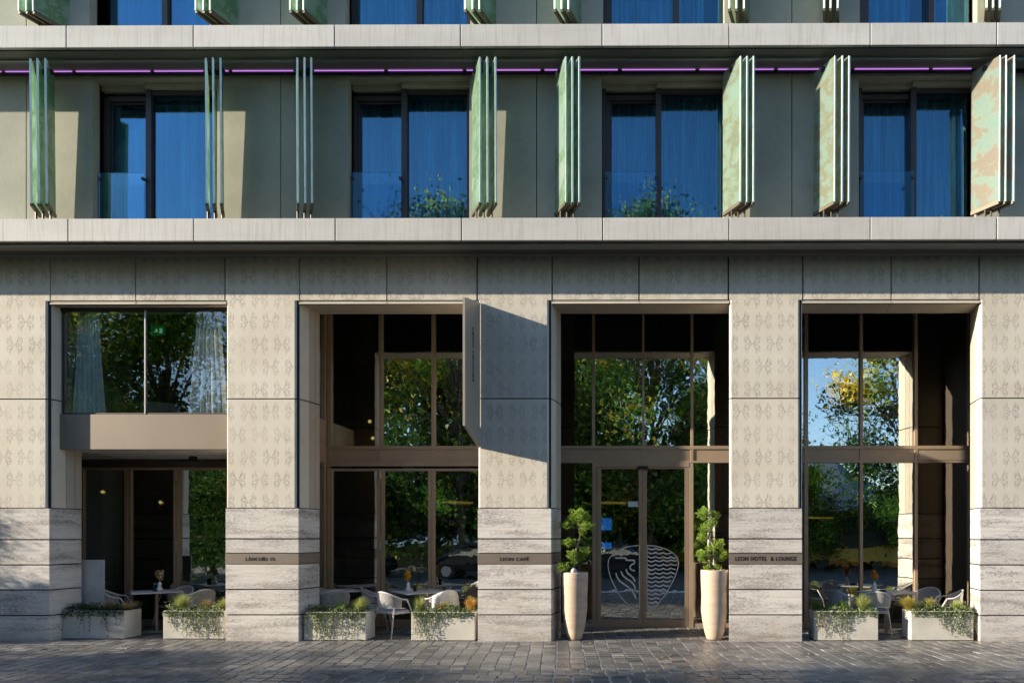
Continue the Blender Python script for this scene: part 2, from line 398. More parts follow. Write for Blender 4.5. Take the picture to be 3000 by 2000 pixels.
for i, (xl, xr) in enumerate(pil):
    core = MB().prism(foot(xl+.015, xr-.015, .02, DJ-.02), 0, z752-.01).build('pillar', M['dark'], hotel)
    zs = [Z_(q, 0, (145, 700, 1500, 2250, 2900)[i]) for q in plz[i]]+[0.0]
    for k in range(len(zs)-1):
        top, bot = zs[k]-G, zs[k+1]+(G if k < len(zs)-2 else -.1)
        if i in (1, 2, 3) and k == 2: continue
        if i == 0 or i == 4:                      # long end pillars in two blocks per course
            cut = X_(145)-1.9-(k%2)*.6 if i == 0 else X_(2871)+1.5+(k%2)*.5
            MB().prism(foot(xl, cut-.004, 0, DJ), bot, top).build('travertine_block', M['trav'], core, .004)
            MB().prism(foot(cut+.004, xr, 0, DJ), bot, top).build('travertine_block', M['trav'], core, .004)
        else:
            MB().prism(foot(xl, xr, 0, DJ), bot, top).build('travertine_block', M['trav'], core, .004)
    # patterned upper shaft: front slab with chamfered arrises, side slabs behind
    cuts = [(xl, xr)]
    if i == 0: cuts = [(xl, X_(145)-3.2), (X_(145)-3.192, X_(145)-1.62), (X_(145)-1.612, xr)]
    if i == 4: cuts = [(xl, X_(2871)+1.5), (X_(2871)+1.508, xr)]
    for (a, b) in cuts:
        MB().prism(foot(a, b, .0, .27, .035 if a == xl else 0, .07 if b == xr else 0), z1168+G, z880).prism(foot(a, b, .0, .27), z880+.0005, z752-.004).build('patterned_panel', M['orn'], core)
        MB().prism(foot(a, b, .0, .27, .035 if a == xl else 0, .07 if b == xr else 0), z1487+.006, z1168-G).build('patterned_panel', M['orn'], core)
        for (z0, z1) in ((z1168+G, z752-.004), (z1487+.006, z1168-G)):
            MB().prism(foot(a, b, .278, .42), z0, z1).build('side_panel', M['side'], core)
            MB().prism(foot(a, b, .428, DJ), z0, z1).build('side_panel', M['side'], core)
    if i in plaque_txt:
        txt, lab, a, b = plaque_txt[i]
        pl = empty('name_sign', (0, 0, 0), 0, lab, 'sign', 'bronze name bands set in the pillars')
        px_ = (xl+xr)/2
        pl.location = (px_, 0, 0)
        o = MB().prism([(x-px_, y) for x, y in foot(xl-.002, xr+.002, -.004, DJ)], zs[3]+.003, zs[2]-.003).build('band', M['plaque'], pl, .002)
        cx = (X_(a)+X_(b))/2
        text_mesh('lettering', txt, M['letter'], pl, X_(b)-X_(a), .072, (cx-px_, -.0055, (zs[2]+zs[3])/2))
# rear blocks closing the side of the recesses
# header over the openings
hcore = MB().box(XL, XR, .06, DJ-.02, z890+.02, z752-.02).build('lintel', M['dark'], hotel)
hj = [(138,397),(397,653),(870,1133),(1133,1394),(1612,1872),(1872,2134),(2351,2611),(2611,2871)]
for j, (a, b) in enumerate(hj):
    xa, xb = X_(a), X_(b)
    e0 = {138: pil[0][1], 870: pil[1][1], 1612: pil[2][1], 2351: pil[3][1]}.get(a, xa+.004)
    e1 = {653: pil[1][0], 1394: pil[2][0], 2134: pil[3][0], 2871: pil[4][0]}.get(b, xb-.004)
    MB().box(e0+(.026 if e0 != xa+.004 else .007), e1-(.026 if e1 != xb-.004 else .007), 0, .05, z880+.006, z752-.004).build('patterned_panel', M['orn'], hcore)
    MB().add([(e0, -.003, z890), (e1, -.003, z890), (e1, .02, z880-.008), (e0, .02, z880-.008)], [(0, 1, 2, 3)]).box(e0, e1, .021, .05, z890, z880-.01).build('lip', M['orn'], hcore)
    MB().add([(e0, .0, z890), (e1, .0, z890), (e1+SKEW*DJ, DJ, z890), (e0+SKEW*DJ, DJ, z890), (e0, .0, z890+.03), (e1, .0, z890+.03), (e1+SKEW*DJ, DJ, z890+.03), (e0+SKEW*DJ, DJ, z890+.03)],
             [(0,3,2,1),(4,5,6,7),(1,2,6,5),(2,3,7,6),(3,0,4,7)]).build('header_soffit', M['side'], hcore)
# ---------------------------------------------------------------- ledges and soffits
P = .615
lev = [(Z_(704, -P), Z_(638, -P)), (Z_(135.5, -P), Z_(71, -P))]
LH = lev[1][1]-lev[0][1]
lev.append((lev[1][0]+LH, lev[1][1]+LH)); lev.append((lev[2][0]+LH, lev[2][1]+LH))
jl = [[-250, 199, 567, 982, 1352, 1766, 2136, 2550, 2921, 3330], [-250, 194, 566, 980, 1349, 1764, 2136, 2550, 2921, 3330]]
for li, (z0, z1) in enumerate(lev):
    core = MB().box(XL, XR, -P+.06, .42, z0+.05, z1-.012).build('floor_ledge', M['soffit_dark'], hotel)
    js = [X_(q, -P) for q in jl[min(li, 1)]]; js[0] = XL; js[-1] = XR
    js.insert(1, (js[0]+js[1])/2)
    for a, b in zip(js, js[1:]):
        MB().box(a+.008, b-.008, -P, -P+.055, z0, z1).build('ledge_panel', M['ledge'], core, .006)
    MB().box(XL, XR, -P+.055, .0, z1-.012, z1-.002).build('ledge_top', M['ledge'], core)
    if li == 0:
        MB().box(XL, XR, -.53, -.36, z0-.045, z0+.05).build('soffit_strip', M['soffit'], core, .004)
        MB().box(XL, XR, -.33, -.13, z0-.015, z0+.05).build('soffit_strip', M['soffit_dark'], core, .004)
        MB().box(XL, XR, -.12, .0, z752-.008, z0+.05).build('soffit_strip', M['soffit'], core, .004)
    else:
        MB().box(XL, XR, -.53, .02, z0-.004, z0+.05).build('soffit_strip', M['soffit'], core, .004)
        zb = Z_(171, -.34)+(z0-lev[1][0])
        MB().box(XL, XR, -.37, -.31, zb-.05, zb+.05).build('louvre_rail', M['beam'], core, .01)
        zl = Z_(211, -.03)+(z0-lev[1][0])
        MB().box(XL, XR, -.06, .0, zl-.028, z0-.004).build('tube_case', M['ledcase'], core)
        # lit tubes with short dark couplings
        if li == 1:
            tx = [X_(q, -.07) for q in (-200, 10, 217, 446, 675, 903, 1131, 1361, 1589, 1816, 2043, 2273, 2498, 2727, 2852)]
            for a, b in zip(tx, tx[1:]):
                MB().tube([(a+.035, -.072, zl), (b-.035, -.072, zl)], .008, 8).build('light_tube', M['led'], core)
# ---------------------------------------------------------------- upper storeys
nw = [(275, 1), (1018, 1), (1762, 1), (2511, 1)]
for s in range(2):
    dz = s*LH
    zb, zt = lev[s][1]-.002, lev[s+1][0]
    frames = []
    if s == 0:
        wins = [dict(n0=270, n1=636, a0=300, a1=435, b1=633), dict(n0=1018, n1=1375, a0=1034, a1=1180, b1=1373), dict(n0=1762, n1=2120, a0=1775, a1=1921, b1=2119), dict(n0=2516, n1=2858, a0=2523, a1=2664, b1=2853)]
    else:
        wins = [dict(n0=262, n1=636, a0=276, a1=482, b1=633), dict(n0=1012, n1=1378, a0=1024, a1=1224, b1=1374), dict(n0=1766, n1=2122, a0=1772, a1=1973, b1=2119), dict(n0=2519, n1=2863, a0=2524, a1=2716, b1=2858)]
    edges = [XL]
    for w in wins: edges += [X_(w['n0']), X_(w['n1'])]
    edges += [XR]
    joints = [X_(-670), X_(77), X_(822), X_(1572), X_(2320), X_(3060)]
    for k in range(0, len(edges), 2):
        a, b = edges[k], edges[k+1]
        cs = [a]+[j for j in joints if a+.1 < j < b-.1]+[b]
        for c0, c1 in zip(cs, cs[1:]):
            MB().box(c0+(.007 if c0 != a else 0), c1-(.007 if c1 != b else 0), 0, .16, zb, zt-.002).build('wall_panel', M['wall'], hotel, .003)
    MB().box(XL, XR, .40, .46, zt-.05, zt+.2).build('wall_backing', M['dark'], hotel)
    for k in range(0, len(edges), 2):
        MB().box(edges[k], edges[k+1], .162, .40, zb, zt).build('wall_backing', M['dark'], hotel)
    for w in wins:
        n0, n1 = X_(w['n0']), X_(w['n1'])
        FYp = .24
        root = MB()
        znt = Z_(225, 0)+dz
        a0, a1, b1 = X_(w['a0'], FYp), X_(w['a1'], FYp), X_(w['b1'], .2)
        ga0, ga1 = (X_({300: 333, 1034: 1056, 1775: 1792, 2523: 2530}.get(w['a0'], w['a0']+20), .3), a1-.02)
        zl_t, zl_g = Z_(280, FYp)+dz, Z_(306, .3)+dz
        zr_t, zr_g = Z_(263, .2)+dz, Z_(279, .22)+dz
        ft = .035
        fr = MB()
        fr.box(n0, a0+.001, .18, .34, zb, zr_t)                       # packer at the niche side
        fr.box(a0, ga0-.03, FYp, .34, zb, zl_t-.001)                          # thick stepped leaf frame
        fr.box(ga0-.029, ga0, .28, .34, zb, zl_g)
        fr.box(a0+.002, a1-.001, FYp+.002, .34, zl_g+.03, zl_t)
        fr.box(ga0-.029, a1-.001, .28, .338, zl_g, zl_g+.029)
        fr.box(a1, a1+.095, .17, .34, zb, zr_t)                       # mullion between the lights
        fr.box(a1+.096, b1-.03, .19, .33, zr_g, zr_t-.003)
        fr.box(b1-.029, n1, .19, .33, zb, zr_t-.002)
        frm = fr.build('window_frame', M['frame'], hotel, .003)
        MB().box(n0, n1, .005, .40, znt, zt).build('niche_soffit', M['niche'], frm)
        MB().box(n0, n1, .20, .40, zr_t+.002, znt-.002).build('niche_header', M['niche'], frm)
        MB().box(a1+.02, n1-.002, .12, .198, zr_t+.004, znt-.004).build('blind_box', M['niche'], frm, .004)
        MB().box(ga0, a1, .31, .318, zb, zl_g).build('pane', M['gl_up'], frm)
        MB().box(a1+.095, b1-.03, .225, .233, zb, zr_g).build('pane', M['gl_up'], frm)
        MB().box(n0, a1+.095, .342, .40, zl_t, zr_t).build('frame_head', M['frame'], frm)
        if s == 0:
            bz = Z_(503, .1)
            MB().box(X_({300: 290, 1034: 1030, 1775: 1773, 2523: 2520}[w['a0']], .1), a1+.02, .10, .112, zb, bz).build('balustrade_pane', M['gl_bal'], frm)
            for bx in (X_({300: 290, 1034: 1030, 1775: 1773, 2523: 2520}[w['a0']], .1)+.02, a1):
                MB().box(bx-.02, bx+.02, .09, .16, bz-.12, bz-.08).build('balustrade_clip', M['frame'], frm)
        # curtains
        rr = random.Random(int(w['n0'])+s)
        cb = MB(); xx = ga0-.1; prev = None; vs = []
        ph = rr.random()*6
        while xx < b1+.1:
            yy = .47+.085*abs(math.sin(xx*15+ph+1.6*math.sin(xx*4+ph)))+.03*math.sin(xx*61+ph)
            vs.append((xx, yy)); xx += .012
        gap = rr.choice([None, .45, .8]) if s else None
        n = len(vs)
        V = [(x, y, zb-.02) for x, y in vs]+[(x, y, zt-.02) for x, y in vs]
        Fc = [(q, q+1, q+1+n, q+n) for q in range(n-1) if not (gap and gap < (q/n) < gap+.12)]
        cb.add(V, Fc).build('curtain', M['painted_folds'], frm, smooth=True)
        MB().box(n0-.2, n1+.2, 1.5, 1.55, zb, zt).build('room_wall', M['inwall'], frm)
# glass louvres
fins_low = [(89,110,133), (603,624,646), (871,892,912), (1406,1428,1452), (1658,1677,1697), (2170,2189,2208), (2446,2468,2488), (2930,2948,2972)]
fins_up = [(53,75,95), (572,594,614), (849,869,888), (1362,1384,1404), (1625,1645,1665), (2137,2158,2180), (2415,2434,2455), (2892,2911,2931)]
vdir_up = [(.40,.92),(.36,.93),(.34,.94),(.34,.94),(.33,.94),(.33,.94),(.30,.95),(.40,.92)]
for s, fins in enumerate((fins_low, fins_up)):
    dz = s*LH
    for ci, trio in enumerate(fins):
        dirv = Vector((-.47, .88)) if s == 0 else Vector(vdir_up[ci])
        if s == 0 and ci == 7: dirv = Vector((-.53, .85))
        w = .47 if s == 0 else .52
        zt = Z_(168, -.56)+dz; zb = Z_(597, -.50)
        zb = zb if s == 0 else Z_(29, -.45)
        for px in trio:
            if s == 0: xt = X_(px, -.56); yt, yb = -.56, -.535
            else: xt = X_(px, -.47); yt, yb = -.47, -.45
            d = dirv*w; nrm = Vector((dirv.y, -dirv.x))*.011
            q = []
            for (yy, zz) in ((yb, zb), (yt, zt)):
                for sg in (-1, 1):
                    for e in (0, 1):
                        q.append((xt+d.x*e+nrm.x*sg, yy+d.y*e+nrm.y*sg, zz))
            fin = MB().add(q, [(0,1,3,2),(4,6,7,5),(0,4,5,1),(2,3,7,6),(0,2,6,4),(1,5,7,3)]).build('glass_louvre', M['fin'], hotel)
            n2 = nrm*1.25; f0 = dirv*-.012
            e = [(xt+f0.x*k+n2.x*sg, yy+f0.y*k+n2.y*sg, zz) for (yy, zz) in ((yb, zb), (yt, zt)) for sg, k in ((-1, 1), (1, 1), (1, 0), (-1, 0))]
            MB().add(e, [(0,1,2,3),(4,7,6,5),(0,4,5,1),(1,5,6,2),(2,6,7,3),(3,7,4,0)]).build('louvre_edge', M['fin_edge'], fin)
            r0 = Vector((xt, yb)); r1 = r0+d
            rn = nrm*2.0
            q = [(r0.x-rn.x, r0.y-rn.y, zb-.035), (r1.x-rn.x, r1.y-rn.y, zb-.035), (r1.x+rn.x, r1.y+rn.y, zb-.035), (r0.x+rn.x, r0.y+rn.y, zb-.035)]
            q += [(a, b, c+.055) for a, b, c in q]
            MB().add(q, [(0,3,2,1),(4,5,6,7),(0,1,5,4),(1,2,6,5),(2,3,7,6),(3,0,4,7)]).build('clamp', M['clamp'], fin)
            mid = r0+d*.5
            MB().tube([(mid.x, mid.y, lev[s][1]), (mid.x, mid.y, zb-.03)], .016, 8).build('pivot', M['clamp'], fin)
            mt = Vector((xt, yt))+d*.5
            MB().box(mt.x-.045, mt.x+.045, mt.y-.03, mt.y+.03, zt-.10, zt-.04).build('top_clamp', M['black'], fin)
        xm = X_(trio[1], -.45)+dirv.x*w*.5; ym = -.49+dirv.y*w*.5
        MB().lathe([(.005, 0), (.17, 0), (.18, .008), (.17, .018), (.005, .02)], 0, 0, 20).build('bracket_plate', M['plate'], hotel, loc=(xm, ym, lev[s][1]+.07)).scale = (1.2, .6, 1)
        br = MB()
        for bx in (-.1, -.03, .05, .11): br.box(xm+bx-.012, xm+bx+.012, ym-.05, ym+.05, lev[s][1]-.002, lev[s][1]+.07)
        br.build('bracket_feet', M['clamp'], hotel)
# side walls + roof of the upper body
MB().box(XR-.02, XR+.1, .1, 9, 0, lev[3][1]).build('end_wall', M['wall'], hotel)
MB().box(XL-.1, XL+.02, .1, 9, 0, lev[3][1]).build('end_wall', M['wall'], hotel)
MB().box(XL-.1, XR+.1, -.1, 9, lev[3][1], lev[3][1]+.2).build('roof', M['wall'], hotel)
MB().box(XL, XR, 9, 9.1, 0, lev[3][1]).build('rear_wall', M['wall'], hotel)
MB().box(XL, XR, .0, .4, lev[2][1], lev[3][0]).build('wall_panel', M['wall'], hotel)
# ---------------------------------------------------------------- interior shell
zc = z752-.2
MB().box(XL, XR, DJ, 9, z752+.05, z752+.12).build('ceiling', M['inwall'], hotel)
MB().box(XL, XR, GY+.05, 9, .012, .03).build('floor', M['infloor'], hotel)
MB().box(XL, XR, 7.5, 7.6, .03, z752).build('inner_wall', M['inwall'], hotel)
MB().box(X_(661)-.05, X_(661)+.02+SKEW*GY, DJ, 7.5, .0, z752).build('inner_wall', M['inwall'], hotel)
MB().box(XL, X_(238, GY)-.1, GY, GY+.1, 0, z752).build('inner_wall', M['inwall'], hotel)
icol = simple('interior column', (.20, .28, .26), .6)
for px, wd in ((975, .30), (1180, .22), (2120, .30), (2335, .25), (2700, .35), (300, .3), (600, .25)):
    MB().box(X_(px, 3.6), X_(px, 3.6)+wd, 3.6, 3.9, .03, z752+.05).build('interior_column', icol, hotel)
MB().box(-6.7, XR-.3, 3.4, 3.7, z880-.1, z752+.05).build('ceiling_beam', icol, hotel)
# ---------------------------------------------------------------- street glazing
def gx(px): return X_(px, GY)
def gz(py): return Z_(py, GY)
zg_top = z890+.9
def screen(name, x0, x1, mulls, top=zg_top, low_mulls=None, z_sp=(1353, 1307), light_panels=(), glass_rows=True):
    """frame + panes; mulls are (x0, x1) px pairs"""
    fr = MB()
    for a, b in mulls: fr.box(gx(a), gx(b), GY-.05, GY+.07, gz(1309), top)
    fr.box(gx(x0), gx(x1), GY-.052, GY+.072, gz(1316.5), gz(1306.5))
    fr.box(gx(x0), gx(x1), GY-.052, GY+.072, gz(1356), gz(1350))
    for a, b in (low_mulls or mulls): fr.box(gx(a), gx(b), GY-.05, GY+.07, 0.0, gz(1356)-.001)
    for a, b in mulls: fr.box(gx(a), gx(b), GY-.048, GY+.07, gz(1350)-.001, gz(1316.5)+.001)
    fr.box(gx(x0), gx(x1), GY-.04, GY+.06, .0, .075)
    f = fr.build(name, M['bronze'], hotel, .003)
    es = [x0]+[q for m_ in mulls for q in m_]+[x1]
    for k in range(0, len(es), 2):
        if es[k+1]-es[k] < 3: continue
        MB().box(gx(es[k]), gx(es[k+1]), GY, GY+.008, gz(1307), top).build('pane', M['gl_low'], f)
        MB().box(gx(es[k]), gx(es[k+1]), GY-.03, GY+.03, gz(1350)-.001, gz(1316.5)+.001).build('spandrel', M['bronze'], f)
    return f
def lowpanes(f, es):
    for a, b in es: MB().box(gx(a), gx(b), GY, GY+.008, .07, gz(1355)).build('pane', M['gl_low'], f)
# café screen (opening two)
s2 = screen('window_screen', 925, 1440, [(962,973), (1112,1122), (1266,1276)], low_mulls=[(962,966)])
lowpanes(s2, [(925, 962)])
def leaf(parent, a, b, hinge=None, handle=True, zt=1372, name='folding_door'):
    x0, x1 = gx(a), gx(b); t_ = .062
    d = MB(); zt = gz(zt)
    d.box(x0, x0+t_, GY-.045, GY+.02, .02, zt); d.box(x1-t_, x1, GY-.045, GY+.02, .02, zt)
    d.box(x0+t_, x1-t_, GY-.043, GY+.018, zt-t_*.8, zt-.001); d.box(x0+t_, x1-t_, GY-.043, GY+.018, .021, .14)
    o = d.build(name, M['bronze'], parent, .004)
    MB().box(x0+t_-.005, x1-t_+.005, GY-.01, GY-.002, .13, zt-t_*.8+.005).build('door_pane', M['gl_low'], o)
    if hinge is not None:
        for zz in (gz(1392), gz(1596), .5): MB().tube([(hinge, GY-.06, zz-.09), (hinge, GY-.06, zz+.09)], .013, 8).build('hinge', M['plate'], o)
    return o
MB().box(gx(962), gx(1440), GY-.065, GY-.053, gz(1366), gz(1352)).build('door_head', M['bronze'], hotel)
leaf(hotel, 967, 1116, gx(1117)); leaf(hotel, 1118, 1265.5); leaf(hotel, 1266.5, 1425)
# glazed return at the left of the café recess
ret = MB(); xq = gx(962)
ret.box(xq-.06, xq, DJ+.02, GY-.131, gz(1356), gz(1238)+.03); ret.box(xq-.06, xq, DJ+.02, GY-.131, 0, .08)
ret.box(xq-.05, xq-.01, GY-.13, GY-.055, 0, z890+.5)
ro = ret.build('side_screen', M['bronze'], hotel)
MB().box(xq-.04, xq-.03, DJ+.02, GY-.13, .08, gz(1356)).build('side_pane', M['gl_low'], ro)
MB().box(xq-.04, xq-.03, DJ+.02, GY-.13, gz(1238)+.03, zg_top).build('side_pane', M['gl_low'], ro)
# entrance screen (opening three)
s3 = screen('window_screen', 1590, 2210, [(1735,1743), (1881,1888), (2023,2031)], low_mulls=[(1736,1748), (2018,2031)])
lowpanes(s3, [(1590, 1736), (2031, 2210)])
# automatic entrance door
dh = MB().box(gx(1748), gx(2018), GY-.055, GY+.05, gz(1368), gz(1356)-.002).build('door_head', M['bronze'], hotel)
MB().box(gx(1868), gx(1898), GY-.09, GY-.056, gz(1375), gz(1366)).build('door_sensor', M['black'], dh)
def at_g(zx, zy): # emblem survey coordinates
    x, z = at(1740+zx/3.016, 1340+zy/3.016, GY-.05); return (x, GY-.052, z)
for side, (a, b) in enumerate(((1750, 1882.5), (1883.5, 2017))):
    x0, x1 = gx(a), gx(b); t_ = .075
    d = MB(); zt = gz(1369)
    d.box(x0, x0+t_, GY-.045, GY+.02, .02, zt); d.box(x1-t_, x1, GY-.045, GY+.02, .02, zt)
    d.box(x0+t_, x1-t_, GY-.043, GY+.018, zt-.03, zt-.001); d.box(x0+t_, x1-t_, GY-.043, GY+.018, .021, .15)
    o = d.build('entrance_door', M['bronze'], hotel, .004)
    MB().box(x0+t_-.005, x1-t_+.005, GY-.02, GY-.012, .14, zt-.025).build('door_pane', M['gl_low'], o)
    e = MB()
    if side == 0:
        out = [(402,775),(345,778),(285,790),(215,818),(160,858),(130,900),(124,950),(133,1010),(150,1065),(180,1130),(215,1195),(260,1255),(310,1305),(355,1335),(402,1344)]
        e.ribbon([at_g(*p) for p in out], .017); e.ribbon([at_g(402, 775), at_g(402, 1344)], .012)
        for ln in ([(188,885),(278,885),(290,905),(358,905),(358,932)], [(358,935),(335,941),(320,960),(320,978),(333,992),(362,998)],
                   [(195,1018),(203,1052),(225,1085),(262,1113),(305,1143),(340,1175),(360,1210),(370,1240)], [(240,1003),(254,1038),(285,1066),(320,1088),(346,1112),(360,1135),(365,1160)], [(283,986),(298,1020),(330,1044),(352,1066),(362,1094)]):
            e.ribbon([at_g(*p) for p in ln], .028)
    else:
        out = [(467,775),(530,778),(590,790),(650,812),(700,842),(735,880),(747,925),(742,975),(725,1030),(700,1085),(668,1145),(628,1210),(580,1275),(530,1320),(467,1344)]
        e.ribbon([at_g(*p) for p in out], .017); e.ribbon([at_g(470, 775), at_g(470, 1344)], .012)
        def bound(y):
            best = None
            for (x_a, y_a), (x_b, y_b) in zip(out, out[1:]):
                if min(y_a, y_b) <= y <= max(y_a, y_b): best = x_a+(x_b-x_a)*(y-y_a)/(y_b-y_a+1e-6)
            return best
        y0 = 800
        while y0 < 1345:
            pts = []; xx = 477
            while xx < 745:
                phs = ((xx-477)/68.0) % 1
                yy = y0-.03*(xx-477)*(1 if y0 > 900 else -.6)+13*math.sin(PI*phs)-3
                bd = bound(yy)
                if bd is None or xx > bd-10: break
                pts.append(at_g(xx, yy)); xx += 8.5
            if len(pts) > 2: e.ribbon(pts, .026)
            y0 += 36.5
    e.build('shield_emblem', M['emblem'], o)
# lounge screen (opening four)
s4 = screen('window_screen', 2310, 2846, [(2355,2366), (2517,2526), (2677,2686), (2835,2846)])
lowpanes(s4, [(2310,2355), (2366,2517), (2526,2677), (2686,2835)])
MB().box(gx(2846), gx(2846)+.08, DJ+.02, GY+.06, 0, zg_top).build('side_screen', M['bronze_dark'], hotel)
MB().box(gx(2846)+.08, XR, GY+.0, GY+.1, 0, z752).build('inner_wall', M['inwall'], hotel)
MB().box(gx(2690), gx(2833), GY-.046, GY-.031, gz(1348.5), gz(1321)).build('spandrel_sun_patch', M['bronze_light'], s4)  # lighter metal panel stands in for the sunlit right end of the spandrel
# left recess with the bay window above it (opening one)
BY = .165
bx0, bx1 = X_(166, BY), pil[1][0]-.01
def bz(q): return Z_(q, BY, 400)
bay = MB().box(bx0, bx1, BY, BY+.10, bz(1315.5), bz(1213)).box(bx0, bx0+.08, BY+.1, GY, bz(1315.5), z890+.3).build('bay_window', M['bay_metal'], hotel, .003)
MB().box(bx0+.001, bx1, BY+.1, GY+.3, bz(1316)+.004, bz(1316)+.05).build('bay_soffit', M['soffit_white'], bay)
MB().box(gx(225), bx0-.001, DJ+.002, GY+.3, bz(1316)+.004, bz(1316)+.05).build('bay_soffit', M['soffit_white'], bay)
bf = MB(); bf.box(bx0+.082, X_(181, BY), BY+.02, BY+.12, bz(1212), z890+.2); bf.box(X_(181, BY), bx1, BY+.02, BY+.12, bz(1212), bz(1208)); bf.box(bx0+.002, bx1, BY+.015, BY+.12, bz(908), z890+.2)
bf.build('bay_frame', M['frame'], bay)
MB().box(X_(421.5, BY), X_(424.5, BY), BY+.01, BY+.05, bz(1211), bz(908)).build('glass_joint', M['plate'], bay)
MB().box(X_(180, BY), X_(421.5, BY), BY+.03, BY+.04, bz(1211), bz(906)).build('bay_pane', M['gl_bay'], bay)
MB().box(X_(424.5, BY), bx1, BY+.03, BY+.04, bz(1211), bz(906)).build('bay_pane', M['gl_bay'], bay)
MB().box(bx0, bx1, BY+.12, 3.2, bz(1212)-.06, bz(1212)-.02).build('bay_floor', M['infloor'], bay)
MB().box(bx0, bx1, 3.2, 3.3, bz(1316), z752).build('bay_back_wall', M['inwall'], bay)
def drape(name, x0, x1, y, z0, z1, parent, mat, flare=0, seed=1, gather=.6):
    rr = random.Random(seed); n = 60; m = 14; V = []; Fc = []
    ph = rr.random()*6
    for j in range(m+1):
        u = j/m; z = z1+(z0-z1)*u
        g = gather+(1-gather)*u
        cx = (x0+x1)/2
        for i in range(n+1):
            t_ = i/n; x = cx+((x0+(x1-x0)*t_)-cx)*g+flare*u
            V.append((x, y+.035*math.sin(t_*42+ph)+.015*math.sin(t_*90+ph*2+u*2), z))
    for j in range(m):
        for i in range(n): a = j*(n+1)+i; Fc.append((a, a+1, a+n+2, a+n+1))
    return MB().add(V, Fc).build(name, mat, parent, smooth=True)
drape('curtain', X_(212,.36), X_(312,.36), .36, bz(1212), z890+.1, bay, M['curtain'], 0, 3, .55)
drape('curtain', X_(556,.36), X_(668,.36), .36, bz(1212), z890+.1, bay, M['curtain'], 0, 5, .5)
# lower glazing of opening one
fr = MB()
fr.box(gx(200), gx(680), GY-.06, GY+.07, gz(1368), gz(1349)-.001)
fr.box(gx(200), gx(240), GY-.05, GY+.07, 0, gz(1368)-.001)
s1 = fr.build('window_screen', M['bronze_dark'], hotel, .003)
leaf(hotel, 240, 378, zt=1368.5); leaf(hotel, 379, 521.5, gx(522), zt=1368.5); leaf(hotel, 522.5, 675, zt=1368.5)
MB().box(X_(556, 1.2), X_(571, 1.2), 1.15, 1.27, Z_(1352, 1.2), bz(1316)+.004).build('ceiling_speaker', M['black'], hotel, .004)
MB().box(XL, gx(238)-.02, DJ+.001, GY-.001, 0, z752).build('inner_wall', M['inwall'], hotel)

# ================================================================== things on the facade
# blade sign
sp = .95
xw, _ = at(1404, 1100, 0); s_top_w = at(1404, 887, 0)[1]; s_bot_w = at(1404, 1311, 0)[1]
xf, s_top_f = at(1359, 870, -sp); s_bot_f = at(1359, 1246, -sp)[1]
bl = empty('blade_sign', (xw, 0, 0), 0, 'tall beige metal blade sign with slanted ends jutting out beside the café windows', 'sign')
th = .018
q = [(0, -.012, s_bot_w), (xf-xw, -sp, s_bot_f), (xf-xw, -sp, s_top_f), (0, -.012, s_top_w)]
MB().add([(x-th, y, z) for x, y, z in q]+[(x+th, y, z) for x, y, z in q], [(0,1,2,3),(7,6,5,4),(0,4,5,1),(1,5,6,2),(2,6,7,3),(3,7,4,0)]).build('sign_plate', simple('sign metal', (.40, .35, .29), .45, .3, .05, 3), bl)
ang = math.atan2(-(xf-xw), sp)
rotm = Matrix.Rotation(0, 4, 'X')
# lettering runs up the left face, reading upwards
lm = Matrix(((0, -1, 0, 0), (0, 0, 0, 0), (0, 0, 0, 0), (0, 0, 0, 1)))
ex = Vector((0, 0, -1)); ey = Vector((xf-xw, -sp, 0)).normalized()*-1*-1; 
ez = ex.cross(ey)
tm = text_mesh('lettering', 'LEON LOUNGE', M['letter'], bl, .86, .075, (0, 0, 0))
mtx = Matrix((ex, ey, ez)).transposed().to_4x4()
mid = Vector((xf-xw, -sp, 0))*.5+ (Vector((-1, 0, 0)) if True else Vector())* (th+.004); mid.z = Z_(1040, -.45)
# face seen from the camera is the left-hand... use both faces
tm.matrix_local = Matrix.Translation(mid) @ mtx
tm2 = copy_tree(tm, bl); mid2 = mid+Vector((2*th+.008, 0, 0)); ex2 = Vector((0, 0, -1)); ey2 = -ey; ez2 = ex2.cross(ey2)
tm2.matrix_local = Matrix.Translation(mid2) @ Matrix((ex2, ey2, ez2)).transposed().to_4x4()
MB().box(-.018, .022, -.03, .03, at(1404, 1306, 0)[1], at(1404, 1250, 0)[1]).build('wall_bracket', M['plate'], bl, .004)

